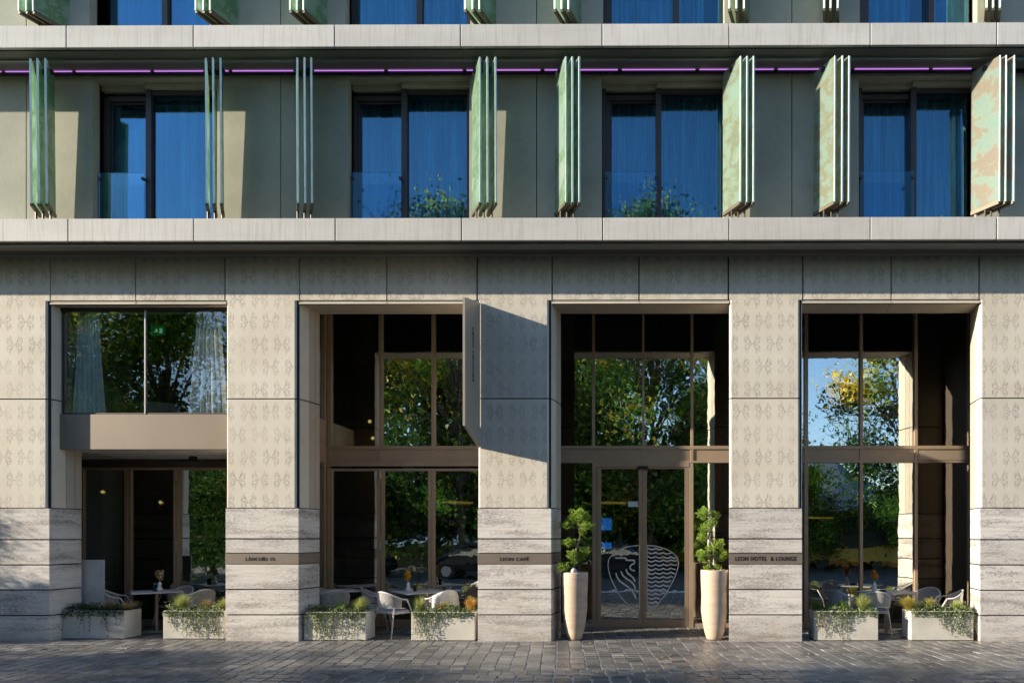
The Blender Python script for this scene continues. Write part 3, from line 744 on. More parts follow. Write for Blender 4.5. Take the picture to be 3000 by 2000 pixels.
# ================================================================== terrace furniture
def make_chair(mat_frame, mat_rope, mat_seat):
    r = empty('armchair', (0, 0, 0))
    # faces +y; seat height .44
    seat = MB(); n = 20; pts = []
    for k in range(n):
        a = 2*PI*k/n; e = 3.0
        x = .25*math.copysign(abs(math.cos(a))**(2/e), math.cos(a)); y = .235*math.copysign(abs(math.sin(a))**(2/e), math.sin(a)); pts.append((x, y))
    seat.prism(pts, .425, .455); seat.build('seat', mat_seat, r, .01)
    # back rail: barrel, high at the back, dropping to the arms
    def rail(t_, low=False):
        a = PI*(-.18)-t_*PI*.64*1.0
        return a
    top = []; bot = []
    N = 28
    for k in range(N+1):
        u = k/N; a = PI*(.06)+ -u*PI*1.12        # from right front round the back to left front
        ca, sa = math.cos(a), math.sin(a)
        b_ = max(0, -sa)
        h = .655+.135*(b_**1.6)
        top.append((.285*ca, .25*sa-.01, h))
        bot.append((.265*ca, .225*sa-.01, .50+.02*b_))
    MB().tube(top, .0125, 8).build('back_rail', mat_frame, r, smooth=True)
    MB().tube(bot, .009, 6).build('lower_rail', mat_frame, r, smooth=True)
    rp = MB(); S = 40
    def samp(L, u):
        f_ = u*(len(L)-1); i = min(int(f_), len(L)-2); t_ = f_-i
        return Vector(L[i])*(1-t_)+Vector(L[i+1])*t_
    for k in range(S):
        u = .12+.76*k/(S-1)
        p0 = samp(bot, u); p1 = samp(top, u); w_ = .0055
        tdir = (samp(top, min(1, u+.01))-samp(top, max(0, u-.01))).normalized()*w_
        o_ = Vector((p1.x, p1.y, 0)).normalized()*.004
        rp.add([p0-tdir, p0+tdir, p1+tdir, p1-tdir, p0-tdir+o_, p0+tdir+o_, p1+tdir+o_, p1-tdir+o_], [(0,1,2,3),(7,6,5,4),(0,4,5,1),(2,6,7,3),(1,5,6,2),(3,7,4,0)])
    rp.build('rope_back', mat_rope, r)
    for sx in (-1, 1):
        MB().tube([(sx*.287, .045, .655), (sx*.27, .16, .45), (sx*.285, .24, .0)], .014, 8, .011).build('leg', mat_frame, r, smooth=True)
        MB().tube([(sx*.20, -.16, .50), (sx*.215, -.19, .40), (sx*.25, -.27, .0)], .013, 8, .010).build('leg', mat_frame, r, smooth=True)
    fr_ = MB(); fr_.tube([(-.245, .17, .415), (.245, .17, .415)], .010, 6); fr_.tube([(-.21, -.18, .415), (.21, -.18, .415)], .010, 6)
    fr_.tube([(-.255, .17, .415), (-.215, -.18, .415)], .010, 6); fr_.tube([(.255, .17, .415), (.215, -.18, .415)], .010, 6)
    fr_.build('seat_frame', mat_frame, r)
    return r
def make_table():
    r = empty('bistro_table', (0, 0, 0))
    MB().box(-.385, .385, -.385, .385, .725, .745).build('tabletop', simple('pale tabletop', (.56, .54, .52), .5), r, .006)
    MB().tube([(0, 0, .02), (0, 0, .72)], .03, 12).build('column', M['bronze_light'], r, smooth=False)
    MB().lathe([(.01, 0), (.22, 0), (.225, .008), (.21, .014), (.04, .02), (.01, .022)], 0, 0, 28).build('base', M['plate'], r)
    MB().box(-.16, .16, -.02, .02, .70, .724).box(-.02, .02, -.16, .16, .701, .7235).build('top_bracket', M['bronze_light'], r)
    return r
chairA = make_chair(M['white_metal'], M['rope'], M['seat'])
tableA = make_table()
usedc = []
def chair(px, Y, rz, label, mats=None):
    o = chairA if not usedc else copy_tree(chairA)
    usedc.append(1)
    o.location = (X_(px, Y), Y, .012); o.rotation_euler = (0, 0, math.radians(rz))
    tag(o, label, 'chair', 'rope back armchairs on the terrace')
    return o
usedt = []
def table(px, Y, rz, label):
    o = tableA if not usedt else copy_tree(tableA)
    usedt.append(1)
    o.location = (X_(px, Y), Y, .012); o.rotation_euler = (0, 0, math.radians(rz))
    return tag(o, label, 'table', 'square café tables behind the planters')
# rz: 0 faces +y (away from the street); -90 faces +x
table(459, 1.02, 38, 'square pale café table under the bay window, the leftmost table')
table(1228, .98, 40, 'square pale café table between white chairs behind the café planters')
table(2595, 1.02, 38, 'square pale café table in front of the lounge window, the rightmost table')
table(985, 1.2, 40, 'square pale café table half hidden behind the left planter of the café')
chair(352, .88, -62, 'white rope chair at the left of the table below the bay window')
chair(515, 1.42, 165, 'white rope chair behind the table below the bay window, nearest the door hinges')
chair(578, .92, 65, 'white rope chair at the right of the table below the bay window, beside the pillar')
chair(1152, .52, -28, 'white rope chair seen from behind in the gap between the café planters')
chair(1102, 1.25, -75, 'white rope chair in the shade behind the chair in the gap between the café planters')
fch = chair(1290, .72, 52, 'white rope chair under a white fleece, right of the café table')
chair(975, .85, 35, 'white rope chair behind the left café planter, its curved back half hidden')
chair(930, 1.3, -130, 'white rope chair deep in the left corner of the café recess')
jch = chair(2478, .80, -70, 'white rope chair with a grey throw over its back, left of the lounge table')
chair(2560, .62, -8, 'white rope chair with its back to the street, before the lounge table')
chair(2706, 1.22, 125, 'white rope chair sunlit at the right of the lounge table')
chair(2775, .82, 75, 'white rope chair nearest the right end planter and pillar')
# dark chair cushion by the second pillar
dk = make_chair(M['frame'], M['dark_fabric'], M['dark_fabric']); dk.name = 'armchair'
dk.location = (X_(1385, 1.1), 1.1, .012); dk.rotation_euler = (0, 0, math.radians(60)); dk.scale = (1.05, 1.05, 1.08)
tag(dk, 'dark armchair in shadow beside the Leon Café pillar', 'chair')
def throw(chair_o, name, label, mat, u0, u1, drop, seed, dz=.0):
    """a cloth hung over the back rail, both sides"""
    rr = random.Random(seed); n = 26; m = 22; V = []; Fc = []
    rz = chair_o.rotation_euler.z
    for i in range(n+1):
        u = u0+(u1-u0)*i/n; a = PI*.06-u*PI*1.12; ca, sa = math.cos(a), math.sin(a); b_ = max(0, -sa); h = .655+.135*(b_**1.6)
        wr = .012*math.sin(i*1.3+seed)+.007*math.sin(i*2.9)
        for j in range(m+1):
            t_ = (j/m-.5)*2; s_ = abs(t_)
            out = (.03 if t_ < 0 else -.035)*min(1, s_*4)+(wr*s_ if t_ < 0 else 0)
            if t_ < 0: out += .02*s_
            rad = 1+out/.27
            x = .285*ca*rad; y = (.25*sa)*rad-.01
            z = h+.018-(drop+.05*math.sin(i*.45+seed))*max(0, s_-.08)*(1 if t_ < 0 else .7)
            V.append((x, y, z))
    for i in range(n):
        for j in range(m): a = i*(m+1)+j; Fc.append((a, a+1, a+m+2, a+m+1))
    o = MB().add(V, Fc).build(name, mat, None, smooth=True)
    o.location = chair_o.location; o.rotation_euler = chair_o.rotation_euler
    md = o.modifiers.new('solid', 'SOLIDIFY'); md.thickness = .012
    return tag(o, label, 'blanket')
throw(fch, 'fleece_throw', 'white fleece draped over the back of a café chair', M['fleece'], .18, .80, .34, 2)
throw(jch, 'grey_throw', 'grey throw hanging over the chair back left of the lounge table', M['throw'], .30, .62, .42, 5)
# vases with dried flowers
def vase(px, Y, label, cols, seed, bowl=False):
    r = empty('flower_vase', (X_(px, Y), Y, .758), 0, label, 'vase', 'white vases on the café tables')
    MB().lathe([(.01, 0), (.036, 0), (.045, .02), (.047, .05), (.036, .075), (.026, .09), (.03, .105), (.034, .12), (.026, .14), (.018, .155), (.02, .17), (.014, .171), (.012, .10)], 0, 0, 20).build('vase_body', M['ceramic'], r, smooth=True)
    rr = random.Random(seed); st = MB(); fl = MB()
    for k in range(20):
        a = rr.random()*2*PI; l = .09+.09*rr.random(); sp_ = .045*rr.random()+.005
        e = Vector((sp_*math.cos(a), sp_*math.sin(a), .17+l)); st.tube([(0, 0, .15), (e.x*.5, e.y*.5, .17+l*.5), tuple(e)], .0018, 4)
        c = rr.choice(cols)
        for _ in range(26):
            d = Vector((rr.gauss(0, .013), rr.gauss(0, .013), rr.gauss(-.01, .026))); s_ = .008+.006*rr.random()
            t1 = Vector((rr.gauss(0, 1), rr.gauss(0, 1), rr.gauss(0, 1))).normalized()*s_; t2 = t1.orthogonal().normalized()*s_
            p = e+d; v = .75+.5*rr.random(); fl.add([p-t1, p+t2, p+t1, p-t2], [(0,1,2,3)], tuple(x*v for x in c))
    st.build('stems', M['gbark'], r); fl.build('flower_heads', M['flower'], r)
    return r
vase(468, .98, 'white vase of pale dried flowers on the table below the bay window', [(.55,.42,.18),(.7,.62,.45),(.3,.25,.1)], 1)
vase(1196, .93, 'white vase of yellow flowers on the café table', [(.75,.42,.03),(.6,.36,.04)], 2)
vase(2562, .98, 'white vase of orange flowers on the lounge table', [(.8,.36,.03),(.65,.30,.05)], 3)
def bx_thing(name, px, Y, w, d, h, mat, label, cat, rz=0):
    r = empty(name, (X_(px, Y), Y, .758), rz, label, cat)
    MB().box(-w/2, w/2, -d/2, d/2, 0, h).build('holder', mat, r, .008)
    MB().box(-w/2+.012, w/2-.012, -d/2+.012, d/2-.012, h+.001, h+.012).build('contents', M['paper'] if name == 'menu_holder' else M['bronze_dark'], r)
    return r
bx_thing('menu_holder', 455, 1.0, .07, .05, .13, M['black'], 'black menu holder beside the vase below the bay window', 'menu holder', .2)
bx_thing('menu_holder', 1216, 1.0, .06, .05, .12, M['black'], 'black menu holder beside the yellow flowers on the café table', 'menu holder', .2)
r = empty('ashtray', (X_(2586, .95), .95, .758), 0, 'low black ashtray on the lounge table', 'ashtray')
MB().lathe([(.01, 0), (.055, 0), (.065, .03), (.058, .034), (.05, .014), (.01, .012)], 0, 0, 20).build('bowl', M['black'], r, smooth=True)
# menu board
r = empty('display_board', (X_(262, .62), .62, .012), 0, 'plain pale standing board beside the travertine corner of the left recess', 'board')
bw = X_(306, .62)-X_(262, .62)
MB().box(-bw-.1, bw, -.012, .012, .05, Z_(1641, .62)).build('board_panel', simple('board', (.55, .53, .5), .6), r, .005)
MB().box(-.3, -.24, -.12, .12, .0, .05).box(.12, .18, -.12, .12, .0, .05).build('feet', M['frame'], r)
# ---------------------------------------------------------------- planters and planting
def planter(p0, p1, py0, py1, sk, label):
    Yf = None
    zrel = EYE; d = zrel*F/(py1-PPY); Yf = d-CD
    x0, z1 = at(p0, py0, Yf); x1, _ = at(p1, py0, Yf)
    r = empty('planter_box', ((x0+x1)/2, Yf+.2, .012), 0, label, 'planter', 'pale concrete planters along the terrace')
    w = (x1-x0)/2; h = z1-.012; t_ = .025; dp = .40
    b = MB()
    b.box(-w, w, -.2, -.2+t_, 0, h); b.box(-w, w, .2-t_, .2, 0, h); b.box(-w, -w+t_, -.2+t_, .2-t_, 0, h-.0005); b.box(w-t_, w, -.2+t_, .2-t_, 0, h-.0005)
    b.build('box', M['planter'], r, .006)
    MB().box(-w+t_, w-t_, -.2+t_, .2-t_, .03, h-.05).build('soil', M['soil'], r)
    return r, (x0, x1, Yf, h+.012)
GREEN = [(.08,.15,.035), (.12,.20,.05), (.05,.10,.025), (.18,.25,.08), (.28,.32,.12), (.42,.44,.28), (.36,.40,.22)]
def leafq(mb, p, s_, rr, cols, up=.3, aspect=1.0, v=None):
    n = Vector((rr.gauss(0, 1), rr.gauss(-.4, 1), rr.gauss(up, .8))).normalized()
    a = n.orthogonal().normalized(); a.rotate(Matrix.Rotation(rr.random()*6.28, 3, n)); b = n.cross(a)
    c = rr.choice(cols); vv = v or (.7+.6*rr.random())
    mb.add([p-a*s_, p-b*s_*.6*aspect, p+a*s_, p+b*s_*.6*aspect], [(0,1,2,3)], tuple(x*vv for x in c))
def ivy(box, seed, label, strands, cols=GREEN):
    x0, x1, Yf, h = box; rr = random.Random(seed)
    r = empty('trailing_ivy', ((x0+x1)/2, Yf+.2, h-.03), 0, label, 'plant', 'trailing ivies in the planters')
    mb = MB(); cx = (x0+x1)/2
    st = MB()
    for _ in range(1900):        # low mound
        x = rr.uniform(x0+.02, x1-.02)-cx; y = rr.uniform(-.2, .19)
        z = abs(rr.gauss(0, .035))+.03+.03*math.sin(x*9+seed)+.02*math.sin(x*23)
        if y < -.15 and rr.random() < .5: z -= .03
        leafq(mb, Vector((x, y, z)), .011+.008*rr.random(), rr, cols)
    for _ in range(500):
        x = rr.uniform(x0, x1)-cx; leafq(mb, Vector((x, -.205-rr.random()*.02, .025-rr.random()**2*.09)), .010+.008*rr.random(), rr, cols)
    for (t0, t1, n, L) in strands:
        for _ in range(max(2, int(n*.62))):
            x = x0+(x1-x0)*rr.uniform(t0, t1)-cx; l = L*rr.uniform(.35, 1.0); y = -.208-rr.random()*.012
            pts = [(x, -.17, .03), (x, y, .02)]; zz = .02; dx = rr.gauss(.05, .15)
            while zz > .02-l:
                zz -= .03; x += rr.gauss(0, .007)+dx*.03; y += rr.gauss(0, .003); y = min(y, -.206)
                pts.append((x, y, zz))
                for _k in range(rr.choice((0, 1, 1, 2))):
                    leafq(mb, Vector((x+rr.gauss(0, .012), y-rr.random()*.02, zz+rr.gauss(0, .01))), .009+.008*rr.random(), rr, cols)
            st.tube(pts, .0016, 4, cap=False)
    mb.build('foliage', M['leaf'], r); st.build('stems', M['bark'], r)
def tuft(x, y, z, seed, label, h=.26, n=230, cols=((.32,.30,.06),(.42,.36,.10),(.20,.24,.05),(.50,.40,.16)), spread=.16, lean=(0, 0)):
    r = empty('grass_tuft', (x, y, z), 0, label, 'plant', 'grass tufts in the planters'); rr = random.Random(seed); mb = MB()
    for _ in range(n):
        a = rr.random()*2*PI; l = h*rr.uniform(.55, 1.1); sp_ = spread*rr.uniform(.15, 1.25); c = rr.choice(cols); vv = rr.uniform(.6, 1.25)
        bx, by = rr.gauss(0, .022), rr.gauss(0, .018); w_ = .0022+.0015*rr.random()
        side = Vector((-math.sin(a), math.cos(a), 0)); side = (side+Vector((rr.gauss(0,.5), rr.gauss(0,.5), 0))).normalized()*w_
        prev = None
        for k in range(5):
            u = k/4; p = Vector((bx+(math.cos(a)*sp_+lean[0])*u**1.6, by+(math.sin(a)*sp_+lean[1])*u**1.6, l*(u-.28*u**3*(sp_/spread))))
            s_ = side*(1-u*.8)
            if prev: mb.add([prev[0], prev[1], p+s_, p-s_], [(0,1,2,3)], tuple(x*vv*(.8+.5*u) for x in c))
            prev = (p-s_, p+s_)
    mb.build('blades', M['grass'], r)
pl_specs = [
 (183, 365, 1788, 1872.5, 'concrete planter in the shade at the far left, in front of the standing board', [(.02,.12,5,.30),(.3,.5,10,.40),(.6,.72,9,.42),(.85,.95,4,.28)]),
 (478, 657, 1788, 1872.5, 'sunlit concrete planter below the bay window, touching the pillar', [(.1,.35,20,.38),(.35,.6,30,.46),(.6,.98,34,.46)]),
 (890, 1072, 1792, 1876.5, 'concrete planter at the left of the café recess with dense ivy over its face', [(.02,.4,42,.46),(.4,.98,50,.46)]),
 (1205, 1391, 1792, 1877, 'concrete planter at the right of the café recess, ivy on its left half', [(.02,.45,44,.44),(.45,.75,12,.16)]),
 (2386, 2573, 1789, 1876, 'concrete planter left of the gap below the lounge window, ivy on its left half', [(.02,.5,46,.46),(.5,.7,14,.2)]),
 (2669, 2852, 1789, 1875.5, 'concrete planter at the far right against the end pillar', [(.35,.6,14,.30),(.55,.98,36,.42)]),
]
boxes = []
for k, (a, b, c, d, lab, st) in enumerate(pl_specs):
    r_, bx = planter(a, b, c, d, 0, lab); boxes.append(bx)
    where = ['shaded planter at the far left', 'planter below the bay window', 'left planter of the café', 'right planter of the café', 'planter left of the gap below the lounge window', 'planter at the far right'][k]
    ivy(bx, 11+k, 'small leaved ivy trailing down the '+where, st, GREEN if k else [(.03,.06,.02),(.04,.08,.03),(.06,.09,.03)])
tus = [  # planter, t, h, spread, n, colours, label
 (0, .62, .20, .20, 260, 0, 'tan grass tuft spilling over the right end of the far left planter', (.05,0)), (0, .9, .17, .22, 260, 0, 'tan grass arching down at the right corner of the far left planter', (.12,-.02)), (0, .35, .15, .15, 140, 3, 'dull green grass at the left of the far left planter', (0,0)),
 (1, .22, .27, .18, 300, 1, 'tall yellow green grass at the left of the planter below the bay window', (0,0)), (1, .62, .19, .17, 200, 2, 'russet grass in the middle of the planter below the bay window', (0,0)), (1, .9, .22, .14, 160, 1, 'green grass against the pillar in the planter below the bay window', (0,0)),
 (2, .25, .14, .15, 160, 2, 'russet grass low at the left of the left café planter', (0,0)), (2, .55, .20, .17, 220, 3, 'green grass in the middle of the left café planter', (0,0)), (2, .84, .24, .19, 300, 1, 'yellow green grass at the right of the left café planter', (.04,0)),
 (3, .10, .25, .14, 220, 1, 'pale yellow grass at the left of the right café planter', (0,0)), (3, .45, .19, .17, 200, 2, 'russet tinted grass in the middle of the right café planter', (0,0)), (3, .90, .25, .13, 300, 4, 'orange grass at the right end of the right café planter', (0,0)),
 (4, .10, .20, .18, 180, 3, 'dark green grass at the left corner of the planter left of the lounge gap', (-.06,0)), (4, .47, .20, .13, 220, 3, 'green grass in the middle of the planter left of the lounge gap', (0,0)), (4, .80, .27, .20, 420, 1, 'tall yellow green grass at the right of the planter left of the lounge gap', (0,0)),
 (5, .0, .24, .24, 460, 5, 'golden grass arching over the left corner of the far right planter', (-.05,-.02)), (5, .38, .22, .15, 240, 5, 'golden green grass in the middle of the far right planter', (0,0)), (5, .82, .19, .16, 260, 1, 'yellow green grass at the right of the far right planter', (0,0)),
]
TC = [((.44,.31,.14),(.55,.42,.2),(.32,.26,.12)), ((.32,.36,.08),(.42,.44,.14),(.20,.29,.06),(.5,.48,.22)), ((.30,.17,.06),(.4,.27,.1),(.2,.2,.06)), ((.16,.26,.06),(.25,.34,.09),(.11,.18,.04)), ((.55,.27,.04),(.6,.36,.1),(.42,.2,.04),(.5,.42,.14)), ((.38,.32,.05),(.48,.38,.09),(.26,.26,.05))]
for k, (pi_, t_, h, sp_, n, ci, lab, ln) in enumerate(tus):
    x0, x1, Yf, hz = boxes[pi_]
    tuft(min(max(x0+(x1-x0)*t_, x0+.05), x1-.05), Yf+.16, hz-.03, 40+k, lab, h*1.22, int(n*1.5), TC[ci], sp_, ln)
# ---------------------------------------------------------------- tall pots with topiary
def pot(px, Y, top_py, r_top, r_bot, label, group):
    H = Z_(top_py, Y-.15, px)
    r = empty('tall_pot', (X_(px, Y), Y, .012), 0, label, 'pot', group)
    MB().lathe([(r_bot-.01, 0), (r_bot, .01), (r_bot+.035, .12), (r_bot+.07, .3), (r_bot+.095, .5), (r_top-.012, .72), (r_top, .98), (r_top+.002, H-.02), (r_top-.003, H-.003), (r_top-.012, H), (r_top-.028, H-.004), (r_top-.034, H-.08)], 0, 0, 48).build('pot_body', M['pot'], r, smooth=True)
    MB().lathe([(.001, H-.07), (r_top-.034, H-.07), (r_top-.034, H-.06), (.001, H-.055)], 0, 0, 24).build('soil', M['soil'], r)
    return r, H
pg = 'tall tapered clay pots beside the entrance door'
_, H1 = pot(1684.5, .19, 1678, .222, .115, 'tall clay pot left of the entrance, half shaded, pale ball on its rim', pg)
_, H2 = pot(2093, .22, 1671, .232, .135, 'tall clay pot right of the entrance, fully sunlit', pg)
def topiary(px, Y, pads, trunk, label, seed):
    bxx = X_(px, Y); bz_ = .98
    r = empty('topiary_tree', (bxx, Y, 1.0), 0, label, 'tree', 'cloud pruned topiaries in the tall pots')
    rr = random.Random(seed)
    tr = MB(); pts = []
    for (a, b, dy) in trunk:
        x, z = at(a, b, Y); pts.append((x-bxx, dy, z-1.0))
    tr.tube(pts, .024, 8, .008)
    fo = MB()
    cols = [(.22,.38,.04), (.32,.50,.06), (.42,.58,.09), (.14,.26,.03), (.52,.62,.14)]
    for (a, b, rx, rz_, dy) in pads:
        x, z = at(a, b, Y); c = Vector((x-bxx, dy, z-1.0)); Rx = rx/171*1.12; Rz = rz_/171*1.12
        # nearest trunk point
        q = min((Vector(p) for p in pts), key=lambda p: (p-c).length)
        tr.tube([tuple(q), tuple((q+c)/2+Vector((0, 0, -.015))), tuple(c)], .009, 6, .005)
        for _ in range(int(2300*Rx*Rz*60)):
            d = Vector((rr.gauss(0, 1), rr.gauss(0, 1), rr.gauss(0, 1))).normalized()*(rr.random()**.35)
            lump = 1+.22*math.sin(d.x*7+a)+.18*math.sin(d.z*9+b)
            p = c+Vector((d.x*Rx, d.y*Rx, d.z*Rz))*lump
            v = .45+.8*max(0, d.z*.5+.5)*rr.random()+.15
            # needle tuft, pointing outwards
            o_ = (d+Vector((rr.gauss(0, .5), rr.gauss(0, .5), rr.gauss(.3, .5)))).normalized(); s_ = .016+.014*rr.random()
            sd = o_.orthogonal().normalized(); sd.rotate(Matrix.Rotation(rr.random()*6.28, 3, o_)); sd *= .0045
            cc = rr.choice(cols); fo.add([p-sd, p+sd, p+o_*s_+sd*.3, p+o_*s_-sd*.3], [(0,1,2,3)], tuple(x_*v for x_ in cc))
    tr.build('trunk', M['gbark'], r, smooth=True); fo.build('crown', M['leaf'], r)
    return r
topiary(1684.5, .12, [(1697,1511,24,20,0),(1660,1538,18,12,.03),(1718,1540,19,12,-.03),(1706,1556,11,9,.0),(1667,1588,17,12,-.02),(1715,1612,17,11,.04),(1678,1624,13,12,-.05),(1684,1643,11,10,.0),(1650,1660,17,11,-.02),(1700,1628,11,9,.05)],
        [(1683,1684,0),(1680,1660,0),(1684,1630,.01),(1690,1600,-.01),(1699,1575,.01),(1694,1545,0),(1697,1511,0)], 'cloud pruned topiary left of the entrance with one large round top pad', 5)
topiary(2093, .22, [(2063,1503,17,15,0),(2094,1510,12,11,.03),(2082,1532,14,12,-.03),(2064,1552,16,14,0),(2062,1574,14,12,.03),(2104,1592,17,12,-.02),(2086,1608,15,11,.02),(2058,1624,20,13,-.03),(2072,1638,14,9,.02),(2119,1622,16,11,.02),(2112,1634,12,8,-.02),(2074,1664,10,9,0),(2101,1662,11,9,0)],
        [(2095,1680,0),(2096,1655,0),(2094,1625,.01),(2090,1600,0),(2078,1575,-.01),(2078,1550,0),(2076,1525,.01),(2064,1503,0)], 'cloud pruned topiary right of the entrance with many small stacked pads', 6)
ball = empty('stone_ball', (X_(1681, .02), .03, H1+.035), 0, 'pale round ball resting on the rim of the left pot', 'ball')
bm = bmesh.new(); bmesh.ops.create_icosphere(bm, subdivisions=4, radius=.052); me = bpy.data.meshes.new('ball'); bm.to_mesh(me); bm.free()
for p in me.polygons: p.use_smooth = True
me.materials.append(M['stone_ball']); bo = bpy.data.objects.new('ball', me); col.objects.link(bo); bo.parent = ball

# ================================================================== seen through the glass
def lamp(px, py, Y, kind, label):
    x, z = at(px, py, Y); top = z752-z
    r = empty('pendant_lamp', (x, Y, z), 0, label, 'lamp')
    MB().tube([(0, 0, .05), (0, 0, top)], .004, 5).build('cord', M['black'], r)
    if kind == 'globe':
        MB().lathe([(.005, -.09), (.05, -.075), (.085, -.03), (.09, .0), (.08, .045), (.04, .08), (.005, .09)], 0, 0, 20).build('lamp_shade', glass('smoked globe', .12, (1, .8, .5), (.95, .8, .5)), r, smooth=True)
        MB().lathe([(.005, -.035), (.03, -.02), (.035, 0), (.025, .025), (.005, .035)], 0, 0, 12).build('bulb', M['globe_light'], r, smooth=True)
    else:
        MB().tube([(.33*math.cos(a*PI/18), .33*math.sin(a*PI/18), 0) for a in range(36)], .013, 6, closed=True).build('ring', M['gold_light'], r)
        MB().box(-.33, .33, -.006, .006, .012, .02).build('ring_spoke', M['black'], r)
    return r
lamp(1083, 1234, 2.3, 'globe', 'glowing glass globe lamp inside the café, the upper of two'); lamp(1092, 1283, 2.35, 'globe', 'glowing glass globe lamp inside the café, the lower of two')
lamp(1340, 1471, 3.5, 'ring', 'golden ring lamp behind the right pane of the café')
lamp(1790, 1472, 4.0, 'ring', 'golden ring lamp seen through the entrance door')
lamp(2400, 1516, 5.0, 'ring', 'golden ring lamp behind the lounge window')
def panel_thing(name, p0, p1, y0, y1, Y, mat, label, cat, legs=True):
    x0, z1 = at(p0, y0, Y); x1, z0 = at(p1, y1, Y)
    r = empty(name, ((x0+x1)/2, Y, z0), 0, label, cat); w = (x1-x0)/2
    MB().box(-w, w, 0, .03, 0, z1-z0).build('face', mat, r, .01)
    MB().box(-w-.02, w+.02, .031, .06, -.02, z1-z0+.02).build('backing', M['black'], r)
    if legs: MB().box(-.04, .04, .031, .08, -z0+.03, 0).build('stand', M['black'], r)
    return r
panel_thing('display_screen', 1762, 1792, 1517, 1552, 3.0, M['screen'], 'small blue display screen behind the entrance door', 'screen')
panel_thing('display_screen', 1762, 1792, 1588, 1607, 3.0, M['screen'], 'lower narrow blue display behind the entrance door', 'screen')
panel_thing('ochre_panel', 1850, 1952, 1500, 1530, 6.5, M['incolour'], 'ochre wall panel deep inside the lobby behind the door', 'panel')
nt = MB().box(*[at(1840, 0, GY-.03)[0], at(1870, 0, GY-.03)[0]], GY-.026, GY-.022, at(1840, 1484, GY)[1], at(1840, 1468, GY)[1]).build('notice', M['paper'])
tag(nt, 'small pale notice stuck on the left entrance door leaf', 'notice')
x0, z1 = at(441, 955, .9); x1, z0 = at(481, 981, .9)
ex_ = empty('exit_sign', ((x0+x1)/2, .9, z0), 0, 'green lit exit sign behind the bay window', 'sign')
MB().box(-(x1-x0)/2, (x1-x0)/2, 0, .03, 0, z1-z0).build('light_box', M['exit'], ex_, .004)
MB().tube([(0, .015, z1-z0), (0, .015, z752-z0)], .006, 5).build('hanger', M['black'], ex_)
eg = MB(); eg.box(-.06, .02, -.004, 0, .05, .065); eg.box(-.03, .0, -.004, 0, .065, .11); eg.box(.04, .09, -.004, 0, .03, .12)
eg.build('pictogram', emit('exit pictogram', (.3, .9, .5), .12), ex_)
# lounge seats inside bay room and lobby: sofa back silhouettes
sf = empty('armchair', (X_(470, 2.0), 2.0, Z_(1212, .11, 400)), 0, 'pale tub chair inside the room behind the bay window', 'chair')
MB().lathe([(.25, .0), (.30, .2), (.33, .5), (.31, .52), (.27, .3), (.01, .28)], 0, 0, 28).build('shell', M['seat'], sf, smooth=True)
MB().tube([(0, 0, 0), (0, 0, .28)], .04, 8).build('pedestal', M['black'], sf)

# ================================================================== ground
def cobbles(x0, x1, y0, y1, cw, rh, seed, name, cols, jit=.006, lean=-.11, gap=.012):
    rr = random.Random(seed); mb = MB(); y = y0; ri = 0
    colx = {}
    while y < y1:
        h = rh*rr.uniform(.9, 1.12); x = x0; k = 0
        ya, yb = y+gap/2, y+h-gap/2
        while x < x1:
            off = (y)*lean+.014*math.sin((y)*1.3+x*.35)+.008*math.sin(y*3+x)
            off2 = (y+h)*lean+.014*math.sin((y+h)*1.3+x*.35)+.008*math.sin((y+h)*3+x)
            xa = x+off+rr.gauss(0, jit*.6); xb = x+cw+off+rr.gauss(0, jit*.6)
            z = rr.gauss(0, .0013); tx = rr.gauss(0, .0015); ty = rr.gauss(0, .0015)
            g = gap/2*rr.uniform(.8, 1.6)
            A = [(xa+g, ya), (xb-g, ya), (xb-g+off2-off, yb), (xa+g+off2-off, yb)]
            i_ = .007
            B = [(A[0][0]+i_, A[0][1]+i_), (A[1][0]-i_, A[1][1]+i_), (A[2][0]-i_, A[2][1]-i_), (A[3][0]+i_, A[3][1]-i_)]
            tz = [z+tx+ty, z-tx+ty, z-tx-ty, z+tx-ty]
            cc = rr.choice(cols); v = rr.uniform(.75, 1.3); cc = tuple(q*v for q in cc)
            mb.add([(a, b, -.022) for a, b in A]+[(a, b, -.004+tz[q]) for q, (a, b) in enumerate(A)]+[(a, b, .003+tz[q]) for q, (a, b) in enumerate(B)],
                   [(0,1,5,4),(1,2,6,5),(2,3,7,6),(3,0,4,7),(4,5,9,8),(5,6,10,9),(6,7,11,10),(7,4,8,11),(8,9,10,11)], cc)
            x += cw; k += 1
        y += h; ri += 1
    return mb
t = NT('cobble stone'); a_ = t.node('ShaderNodeAttribute', attribute_name='tint').outputs['Color']; p_ = t.pos()
c_ = t.mix(1, a_, t.ramp(t.noise(p_, 26, 6, .7), [(.3, .7), (.7, 1.35)]), 'MULTIPLY')
c_ = t.mix(t.ramp(t.noise(p_, .8, 5), [(.4, 0), (.75, .35)]), c_, (.17, .155, .135))
t.base(c_, t.ramp(t.noise(p_, 7, 4), [(.3, .24), (.7, .5)]), 0, .55); t.bump(t.noise(p_, 45, 5, .7), .5, .006); M['cobble'] = t.m
CC = [(.145,.135,.128), (.18,.17,.158), (.115,.11,.107), (.22,.205,.19), (.165,.152,.142)]
pv = cobbles(-15.5, 10.5, -2.45, 2.2, .205, .19, 3, 'pavement', CC, gap=.013).build('pavement', M['cobble']); tag(pv, 'grey cobbled pavement along the hotel front', 'pavement', kind='structure')
gs = cobbles(-15.5, 10.5, -2.80, -2.47, .17, .105, 4, 'gutter', [(.13,.13,.13),(.17,.165,.16),(.10,.10,.10)], gap=.010).build('gutter_strip', M['cobble']); tag(gs, 'narrow strip of small pale setts between pavement and street', 'gutter', kind='structure')
